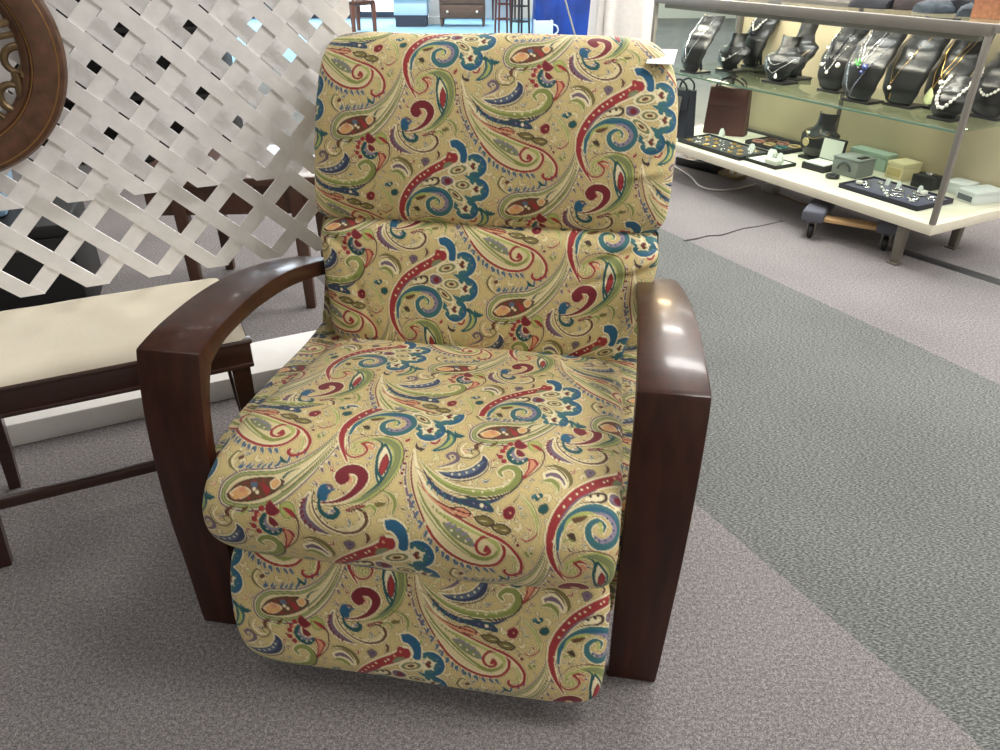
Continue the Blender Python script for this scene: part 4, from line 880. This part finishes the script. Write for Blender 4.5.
m=MB(); m.lathe([(.0005,.012),(.017,.012),(.019,.006),(.019,0),(.0005,0)],20,Matrix.Translation((0,0,.06))); w_=m.build('watch_face',silver,t); m=MB(); m.box((0,0,.063),(.10,.014,.004),bev=.001); m.build('watch_strap',leather,t)
cbox('gift_box','white box with a black side, rear one of the two by the corner post','box',-.255,.55,.105,.11,.05,mat('white_box',(222,226,224),.5),0,g='white boxes at the near corner')
cbox('gift_box','white box with a dark printed front, nearest the end pane','box',-.125,.50,.10,.17,.055,mat('white_box2',(216,220,220),.5),-.22,band=mat('dark_print',(80,88,92),.5),g='white boxes at the near corner')
# navy tray with watches, cards and bracelets
NA,NB=-.365,.235; tray('navy velvet tray of watches and silver at the near corner of the deck',NA,NB,.42,.25,0,navyv,.022,mat('navy_tray',(28,26,46),.7))
zn=ZD+.015
def on_navy(i,x,y): return NA+x,NB+y
for i,(x,y,k) in enumerate(((-.155,-.03,'w'),(-.09,.06,'c'),(-.03,.06,'c'),(-.06,-.01,'r'),(-.02,-.03,'r'),(.0,.02,'b'),(.05,-.05,'b'),(.09,.05,'w'),(.11,-.02,'b'),(.14,-.06,'r'),(.03,-.085,'r'),(-.11,-.06,'r'),(.16,.05,'b'),(-.12,.06,'r'),(.06,.09,'c'),(.0,-.06,'r'))):
    a,b_=NA+x,NB+y
    if k=='c': card(('upright white card left of centre on the navy tray','upright white card at the middle of the navy tray','upright white card at the back right of the navy tray')[(i,i-1,2)[0 if i==1 else (1 if i==2 else 2)] if i<3 else 2] if i!=1 else 'upright white card left of centre on the navy tray',a,b_,zn,.022,.032,g='white cards on the navy tray')
    elif k=='b': ring('silver bracelet lying on the navy tray',a,b_,zn+.004,.024,.0045,(silver,pearl,gold,silver)[i%4] if False else silver,'silver bracelets on the navy tray','bracelet','bracelet',turn=i)
    elif k=='r': ring('small silver ring with a white stone on the navy tray',a,b_,zn+.003,.010,.003,silver,'rings on the navy tray',turn=i*1.3,gem=pearl)
    else:
        t=thing('wristwatch','silver wristwatch coiled at the '+('left end' if x<0 else 'right rear')+' of the navy tray','watch',a,b_,zn,.4*i); m=MB()
        m.tube([(.028*math.cos(q*math.pi/12),.022*math.sin(q*math.pi/12),.008) for q in range(24)],.006,6,closed=True); m.build('strap',silver,t); m=MB(); m.lathe([(.0005,.020),(.014,.020),(.016,.015),(.016,.008),(.0005,.008)],18,Matrix.Translation((0,-.022,0))); m.build('dial',pearl,t)
# ---- things on the top pane
darkc=[mat('dark_cloth',(30,32,38),.8,var=(20,.3)),mat('slate_cloth',(52,62,70),.8,var=(20,.3)),mat('dark_brown_cloth',(44,36,34),.8,var=(20,.3))]
def pouch(label,a,b_,w,d,h,mm,turn):
    bm=bmesh.new(); bmesh.ops.create_cube(bm,size=1); bmesh.ops.subdivide_edges(bm,edges=bm.edges[:],cuts=7,use_grid_fill=True)
    for v_ in bm.verts:
        x,y,z=v_.co; r=1-.35*(abs(x)*2)**4*.5-.2*(z+.5)**2; v_.co=V((x*w,y*d*r,(z+.5)*h*(1-.5*(2*abs(x))**3*.6)*(1-.3*(2*abs(y))**2)+(.010*noise.noise(V((x*6+a*9,y*6,z*3))) if z>-.45 else 0)))
    m=MB(); m.bm(bm); o=m.build('fabric_pouch',mm,smooth=80); o.location=cw(a,b_,ZT-.0025); o.rotation_euler=(0,0,CRZ+turn); return tag(o,label,'pouch','dark pouches on top of the case')
for i,(a,b_,w,d,h,k,l) in enumerate(((-.80,.37,.20,.14,.06,0,'black soft pouch on top of the case, farthest along the row'),(-.64,.44,.17,.16,.07,2,'brown black soft pouch on top of the case, second in the row'),(-.49,.36,.14,.13,.05,1,'slate grey soft pouch on top of the case'),(-.40,.48,.16,.18,.08,0,'larger black soft pouch at the back of the case top'),(-.31,.34,.12,.10,.045,1,'small slate pouch on the case top beside the orange box'))):
    pouch(l,a,b_,w,d,h,darkc[k],i*.5)
t=tag(empty('storage_box',tuple(cw(-.165,.36,ZT-.003)),CRZ+.15),'orange brown cork textured box on the near end of the case top','box')
m=MB(); m.box((0,0,.05),(.22,.17,.10),bev=.006); m.build('base',mat('orange_box',(166,112,80),.7,var=(60,.25)),t); m=MB(); m.box((0,0,.112),(.228,.178,.026),bev=.006); m.build('lid',mat('orange_lid',(182,124,88),.7,var=(60,.25)),t)
# ---- under the case
dol=tag(empty('moving_dolly',tuple(cw(-.51,.21,0)),CRZ+math.radians(29.7)),'wooden moving dolly with grey carpeted ends on casters under the case','dolly')
gc=mat('grey_carpet_cover',(92,94,104),.95,bump=(200,.5)); dw=mat('pale_dolly_wood',(190,156,112),.6,var=(12,.15,(1,8,8)))
for x in (-.165,.165):
    m=MB(); m.box((x,0,.112),(.10,.46,.055),bev=.012,seg=3); m.build('end_board',gc,dol)
for y in (-.17,.17):
    m=MB(); m.box((0,y,.098),(.30,.07,.018),bev=.003); m.build('side_rail',dw,dol)
for x in (-.165,.165):
    for y in (-.19,.19):
        k=MB(); M=Matrix.Translation((x,y,.034))@Matrix.Rotation(math.pi/2,4,'Y')
        k.lathe([(.008,-.011),(.026,-.012),(.033,-.009),(.034,0),(.033,.009),(.026,.012),(.008,.011)],22,M); c_=k.build('caster',blackp,dol)
        k=MB(); k.box((x-.017,y,.055),(.004,.03,.06),bev=.001); k.box((x+.017,y,.055),(.004,.03,.06),bev=.001); k.box((x,y,.0855),(.05,.05,.006),bev=.001); k.build('fork',chrome,c_)
        k=MB(); k.lathe([(.0005,-.019),(.007,-.019),(.007,.019),(.0005,.019)],10,M); k.build('axle',chrome,c_)
def cord(label,pts,r,mm,name='extension_cable'):
    m=MB(); m.tube(spline(pts,8),r,7); return tag(m.build(name,mm),label,'cable','cables under the case')
def fz(px,py,z=.0): p=at_z(px,py,z); return V((p.x,p.y,z))
cord('white cord looping on the carpet under the far end of the case',[fz(672,165,.006),fz(690,176,.006),fz(700,186,.006),fz(716,190,.006),fz(735,189,.006),fz(756,184,.006)],.005,mat('white_cord',(190,188,180),.5))
cord('thin brown cord trailing under the middle of the case',[fz(772,192,.005),fz(785,196,.005),fz(802,203,.005),fz(830,208,.005)],.004,mat('brown_cord',(120,100,76),.5))
t=tag(empty('power_strip',tuple(fz(700,168)),CRZ+.2),'black power strip box on the floor under the far end of the case','power strip')
m=MB(); m.box((0,0,.025),(.32,.10,.05),bev=.006); m.build('housing',blackp,t)
for x in (-.08,0,.08): m=MB(); m.box((x,0,.0515),(.04,.04,.003),bev=.001); m.build('socket',mat('dark_socket',(44,44,46),.4),t)
t=tag(empty('lamp_base',tuple(fz(731,176)),CRZ),'tan plate with two short brass pegs under the case','fitting')
m=MB(); m.box((0,0,.012),(.17,.09,.024),bev=.004); m.build('plate',mat('tan_plate',(140,126,92),.5),t)
for x in (-.03,.03): m=MB(); m.lathe([(.0005,.024),(.010,.024),(.010,.07),(.007,.078),(.0005,.078)],14,Matrix.Translation((x,0,0))); m.build('peg',gold,t)
t=tag(empty('plug_adapter',tuple(fz(770,192)),CRZ),'grey plug adapter lying on the carpet under the case','adapter'); m=MB(); m.box((0,0,.022),(.09,.06,.044),bev=.006); m.build('body',mat('grey_adapter',(132,132,126),.5),t)
for x in (-.012,.012): m=MB(); m.box((-.052,x,.022),(.018,.006,.003)); m.build('prong',chrome,t)
# cord cover strip and the open carpet seam
q0,q1=fz(893,249),fz(1012,287); d=(q1-q0); a_=math.atan2(d.y,d.x)
m=MB(); L_=d.length; m.prism([(-.028,0),(-.016,.010),(.016,.010),(.028,0)],-L_/2,L_/2,Matrix.Rotation(math.pi/2,4,'Y')@Matrix.Rotation(math.pi/2,4,'Z'))
o=m.build('cord_cover',mat('black_rubber',(40,40,42),.6)); o.location=(q0+q1)/2; o.rotation_euler=(0,0,a_); tag(o,'dark rubber cord cover strip running out from under the case','cord cover')
m=MB(); m.tube(spline([fz(x,y,.001) for x,y in ((683,241),(696,239),(708,236),(722,235),(742,229),(760,226),(783,221))],6),[.003]*2+[.005]*6+[.004]*20+[.003]*9,6); o=m.build('trim_3',mat('carpet_seam',(70,66,68),.95)); o['kind']='structure'
# lamp tube inside the case's front rail
ld=bpy.data.lights.new('showcase_lamp','AREA'); ld.shape='RECTANGLE'; ld.size=CL-.2; ld.size_y=.02; ld.energy=CASE_W; ld.color=(1,.93,.78); lo=bpy.data.objects.new('showcase_lamp',ld); COL.objects.link(lo); lo.location=cw(-CL/2,.05,ZT-.064); lo.rotation_euler=(math.radians(35),0,CRZ)
# ------------------------------------------------------------------ price tag on the recliner
m=MB(); vs=[];fs=[]; n=10
for k in range(2):
    for i in range(n+1):
        for j in (0,1):
            y=-.055+.11*i/n; vs.append((-.028+.056*j,y,.006*math.cos(y*16)+.0012*k))
for i in range(n):
    a=i*2; o=(n+1)*2; fs+= [(a,a+1,a+3,a+2),(o+a,o+a+2,o+a+3,o+a+1),(a,a+2,o+a+2,o+a),(a+1,o+a+1,o+a+3,a+3)]
fs+= [(0,(n+1)*2,(n+1)*2+1,1),(2*n,2*n+1,(n+1)*2+2*n+1,(n+1)*2+2*n)]
m.add(vs,fs); o=m.build('price_tag',white,smooth=60); o.location=(.343,1.709,1.030); o.rotation_euler=(math.radians(8),0,math.radians(-15)); tag(o,"blank white paper tag lying on the recliner's right top corner",'price tag')
# ------------------------------------------------------------------ behind the lattice
dkw=mat('dark_brown_wood',(70,42,28),.4,coat=.2,var=(7,.25,(6,6,1)))
def table(label,c,rz,L,W,h,th=.03,leg=.025,drop=.09,inset=.04,mm=None,name='side_table',cat='table'):
    mm=mm or dkw; t=tag(empty(name,c,rz),label,cat); m=MB(); m.box((0,0,h-th/2),(L,W,th),bev=.006); m.build('tabletop',mm,t)
    m=MB()
    for y in (-W/2+.04,W/2-.04): m.box((0,y,h-th-drop/2),(L-.08,.02,drop))
    for x in (-L/2+.04,L/2-.04): m.box((x,0,h-th-drop/2),(.02,W-.08,drop))
    m.build('apron',mm,t)
    for x in (-L/2+inset,L/2-inset):
        for y in (-W/2+.04,W/2-.04):
            m=MB(); m.box((x,y,(h-th)/2),(leg*2,leg*2,h-th),bev=.003,taper=.7); m.build('leg',mm,t)
    return t
table('dark brown wooden table standing behind the lattice',(-.96,2.88,0),math.radians(3),.72,.50,.52,drop=.11,inset=.15)
# black crate with a pale blue box on it, behind the lattice at the left
t=tag(empty('black_trunk',(-1.98,2.62,0),math.radians(20)),'black trunk on the floor behind the lattice at the far left','trunk'); blk=mat('black_trunk',(14,14,16),.5)
m=MB(); m.box((0,0,.17),(.80,.46,.34),bev=.01); m.build('body',blk,t); m=MB(); m.box((0,0,.365),(.82,.48,.05),bev=.012); m.build('lid',blk,t)
for x in (-.22,.22): m=MB(); m.box((x,-.242,.33),(.05,.01,.05),bev=.002); m.build('latch',chrome,t)
t=tag(empty('storage_bin',(-2.0,2.64,.39),math.radians(24)),'pale blue plastic bin on the black trunk behind the lattice','bin'); pb=mat('pale_blue_plastic',(140,176,206),.4)
m=MB(); m.box((0,0,.10),(.46,.32,.20),bev=.02,taper=.9); m.build('tub',pb,t); m=MB(); m.box((0,0,.21),(.50,.35,.025),bev=.01); m.build('lid',pb,t)
# tall dark bookcase farther back behind the lattice
t=tag(empty('bookcase',(-2.35,5.0,0),math.radians(6)),'tall black bookcase far behind the lattice panels','bookcase'); bk=mat('black_bookcase',(24,22,22),.5)
for x in (-.62,0,.62): m=MB(); m.box((x,0,.9),(.03,.34,1.8),bev=.002); m.build('upright',bk,t)
for z in (.03,.40,.78,1.16,1.5,1.785): m=MB(); m.box((0,0,z),(1.21,.33,.03),bev=.002); m.build('shelf',bk,t)
m=MB(); m.box((0,.165,.9),(1.24,.01,1.8)); m.build('back_panel',bk,t)
# ------------------------------------------------------------------ far shop floor
def gpt(px,py): p=at_z(px,py); return (p.x,p.y,0)
# dresser
dm=mat('grey_brown_dresser',(92,72,60),.55,var=(6,.2,(1,6,6))); g0,g1=gpt(440,27),gpt(485,27); dx=(g0[0]+g1[0])/2
t=tag(empty('dresser',(dx,g0[1]+.25,0)),'brown wooden dresser with round knobs in the far background','dresser')
m=MB(); m.box((0,0,.56),(.74,.46,.88),bev=.01); m.build('body',dm,t); m=MB(); m.box((0,-.01,1.015),(.80,.52,.035),bev=.01); m.build('top',dm,t)
for x in (-.34,.34):
    for y in (-.2,.2): m=MB(); m.box((x,y,.06),(.05,.05,.12),bev=.004,taper=.7); m.build('leg',dm,t)
for k in range(4):
    m=MB(); m.box((0,-.236,.225+.215*k),(.68,.022,.195),bev=.006); dr=m.build('drawer',dm,t)
    for x in (-.24,.24): m=MB(); m.ball((x,-.262,.225+.215*k),.022,10); m.build('knob',mat('pale_knob',(214,206,196),.4),dr)
# pale bench box under the window, pillar, orange chair
p=gpt(411,27); t=tag(empty('blanket_chest',(p[0],p[1]+.2,0)),'pale blue chest with a dark base standing left of the dresser','chest')
m=MB(); m.box((0,0,.28),(.54,.38,.22),bev=.01); m.build('body',mat('pale_chest',(176,204,222),.5),t); m=MB(); m.box((0,0,.405),(.60,.44,.035),bev=.01); m.build('lid',mat('teal_grey_lid',(150,190,206),.5),t); m=MB(); m.box((0,0,.085),(.50,.36,.17)); m.build('plinth',mat('dark_plinth',(52,58,72),.6),t)
t=tag(empty('pillar_post',(gpt(433,26)[0]+.0,gpt(433,26)[1]+.35,0)),'white square pillar between the chest and the dresser','pillar'); m=MB(); m.box((0,0,1.37),(.17,.17,2.735)); m.build('shaft',postm,t); m=MB(); m.box((0,0,.06),(.2,.2,.12),bev=.005); m.build('base',postm,t)
def chair(name,label,loc,rz,fab,frame,sw=.46,sd=.46,sh_=.45,bh=.5,cat='chair',legs=True,g=None,arms=False,lt=.036):
    t=tag(empty(name,loc,rz),label,cat,g); m=MB(); m.box((0,0,sh_-.035),(sw,sd,.07),bev=.02,seg=3); m.build('seat',fab,t)
    m=MB(); m.box((0,sd/2-.02,sh_+bh/2+.03),(sw*.92,.05,bh),bev=.02,seg=3,rx=-.14); m.build('backrest',fab,t)
    for x in (-sw/2+.03,sw/2-.03):
        for y in (-sd/2+.03,sd/2-.03): m=MB(); m.box((x,y,(sh_-.05)/2),(lt,lt,sh_-.05),taper=.65); m.build('leg',frame,t)
    if arms:
        for x in (-sw/2,sw/2): m=MB(); m.tube(spline([(x,-sd/2+.04,sh_-.03),(x,-sd/2+.02,sh_+.2),(x,0,sh_+.23),(x,sd/2,sh_+.22)],6),.018,8); m.build('armrest',frame,t)
    return t
orange=mat('orange_upholstery',(214,132,104),.8); p=gpt(497,25); chair('side_chair','coral upholstered chair right of the far dresser',(p[0]+.08,p[1]+1.1,0),.2,orange,dkw)
p=gpt(362,34); chair('dining_chair','brown wooden chair in the far background left of the recliner',(p[0]-.12,p[1]+.25,0),-.75,dkw,mat('red_brown_chair',(112,66,44),.4),arms=True,lt=.062)
# bar stools
def stool(label,px,py,rz,mm):
    p=gpt(px,py); t=tag(empty('bar_stool',p,rz),label,'stool','dark stools in the background'); m=MB(); m.lathe([(.0005,.70),(.13,.70),(.14,.685),(.14,.665),(.13,.655),(.0005,.655)],24); m.build('seat',mm,t)
    for k in range(4):
        a=math.pi/4+k*math.pi/2; m=MB(); m.tube([(.11*math.cos(a),.11*math.sin(a),.66),(.135*math.cos(a),.135*math.sin(a),0)],[.018,.014],8); m.build('leg',mm,t)
    for z,r in ((.22,.125),(.42,.118)): m=MB(); m.tube([(r*math.cos(math.pi/4+k*math.pi/2),r*math.sin(math.pi/4+k*math.pi/2),z) for k in range(4)],.010,6,closed=True); m.build('foot_rail',mm,t)
    return t
dks=mat('dark_stool',(46,38,40),.4); stool('dark stool at the far back, left one of the pair',503,35,.3,mat('red_brown_stool',(96,50,42),.4)); stool('dark stool at the far back, right one of the pair',520,38,.6,dks)
# blue tarp covered table with a pale crate before it and a leaning metal pole
p=gpt(560,41); tb=mat('blue_tarp',(20,62,150),.35,var=(4,.35)); t=tag(empty('covered_table',(p[0]+.05,p[1]+.62,0)),'table draped in a bright blue tarp behind the recliner','table')
bm=bmesh.new(); bmesh.ops.create_cube(bm,size=1); bmesh.ops.subdivide_edges(bm,edges=bm.edges[:],cuts=14,use_grid_fill=True)
for v_ in bm.verts:
    x,y,z=v_.co; q=math.atan2(y,x); k=1+.05*math.sin(q*14)*(.5-z); v_.co=V((x*.80*k,y*.62*k,(z+.5)*.66+.01*math.sin(x*11+y*7)*(z>.4)))
m=MB(); m.bm(bm); m.build('tarp',tb,t,smooth=80)
for i,(x,w_,c) in enumerate(((-.26,.22,(96,60,48)),(-.01,.22,(70,48,44)),(.24,.24,(60,70,110)))):
    o=MB().box((0,0,.05),(w_,.3,.10),bev=.01).build('folded_blanket',mat('blanket%d'%i,c,.9,var=(8,.2))); o.location=(p[0]+.05+x,p[1]+.60,.671); tag(o,('brown','dark brown','dusty blue')[i]+' folded blanket on the blue covered table','blanket','blankets on the blue table')
p=gpt(543,40); pw=mat('white_plastic',(214,222,230),.4); t=tag(empty('plastic_crate',(p[0],p[1]+.12,0),.1),'small white plastic crate in front of the blue covered table','crate')
m=MB(); m.box((0,0,.012),(.26,.20,.024),bev=.004)
for x in (-.125,.125): m.box((x,0,.13),(.012,.20,.24),bev=.004)
for y in (-.095,.095): m.box((0,y,.13),(.26,.012,.24),bev=.004)
m.build('walls',pw,t); m=MB(); m.tube(spline([(.125,-.08,.20),(.19,-.08,.17),(.20,-.08,.10),(.125,-.08,.05)],6),.012,8); m.build('handle',pw,t)
a,b_=gpt(577,43),at_y(565,0,gpt(577,43)[1]+.1); m=MB(); dv=(b_-V(a)); m.tube([V(a)+V((0,0,.012)),V(a)+dv*2.6],.014,10); o=m.build('metal_pole',chrome); tag(o,'thin metal pole leaning before the blue covered table','pole')
# white cloth hung over a rack
cl=mat('white_cloth',(214,210,206),.85,var=(30,.05)); yy=6.2; xa,xb=at_y(592,20,yy).x,at_y(651,20,yy).x
t=tag(empty('draped_rack',((xa+xb)/2,yy,0)),'rack covered with a white hanging cloth behind the recliner, left of the case','covered rack'); w_=xb-xa
vs=[];fs=[]; nu,nv=96,40
for j in range(nv+1):
    zf=j/nv; z=.02+1.33*(1-zf)
    for i in range(nu):
        q=2*math.pi*i/nu; fl=1+.20*zf; ripple=.020*(.25+zf)*math.sin(9*q+1.5*math.sin(q*3))+.008*math.sin(23*q)*zf
        cx,sx=math.cos(q),math.sin(q); ex=abs(cx)**.5*(1 if cx>0 else -1); ey=abs(sx)**.5*(1 if sx>0 else -1)
        vs.append((ex*(w_/2*.90*fl+ripple),ey*(.22*fl+ripple),z))
for j in range(nv):
    for i in range(nu): fs.append((j*nu+i,(j+1)*nu+i,(j+1)*nu+(i+1)%nu,j*nu+(i+1)%nu))
fs.append(tuple(range(nu))); m=MB(); m.add(vs,fs); m.build('cloth',cl,t,smooth=70)
for x in (-w_*.36,w_*.36): m=MB(); m.tube([(x,0,0),(x,0,1.33)],.016,8); m.build('upright',chrome,t)
LG=1.0
# ------------------------------------------------------------------ light
w=bpy.data.worlds.new('world'); scene.world=w; w.use_nodes=True; w.node_tree.nodes['Background'].inputs[0].default_value=(.8,.88,1,1); w.node_tree.nodes['Background'].inputs[1].default_value=.3
def area(name,loc,sx,sy,power,col=(1,1,1),rot=(0,0,0)):
    d=bpy.data.lights.new(name,'AREA'); d.shape='RECTANGLE'; d.size=sx; d.size_y=sy; d.energy=power; d.color=col
    o=bpy.data.objects.new(name,d); COL.objects.link(o); o.location=loc; o.rotation_euler=rot; return o
zc2=2.74
for y,row in ((-2.0,(2,10,20,64)),(1.2,(3,7,36,62)),(3.6,(5,20,66,46)),(5.8,(12,38,75,50)),(8.5,(45,50,50,45)),(12,(50,50,50,50))):
    for x,e in zip((-4.2,-1.4,1.4,4.2),row): area('ceiling_troffer_light',(x,y,zc2),1.2,.6,e*LG,(1,.975,.94))
pd=bpy.data.lights.new('warm_pendant_lamp','POINT'); pd.energy=55; pd.color=(1,.72,.38); pd.shadow_soft_size=.20; po=bpy.data.objects.new('warm_pendant_lamp',pd); COL.objects.link(po); po.location=(1.5,6.4,1.32)
area('window_daylight',(-3.4,14.7,1.5),6.5,1.9,120,(.78,.9,1),(math.radians(-90),0,0))
scene.view_settings.view_transform='Standard'; scene.view_settings.look='None'; scene.view_settings.gamma=1; scene.view_settings.use_curve_mapping=False
scene.view_settings.exposure=0.38
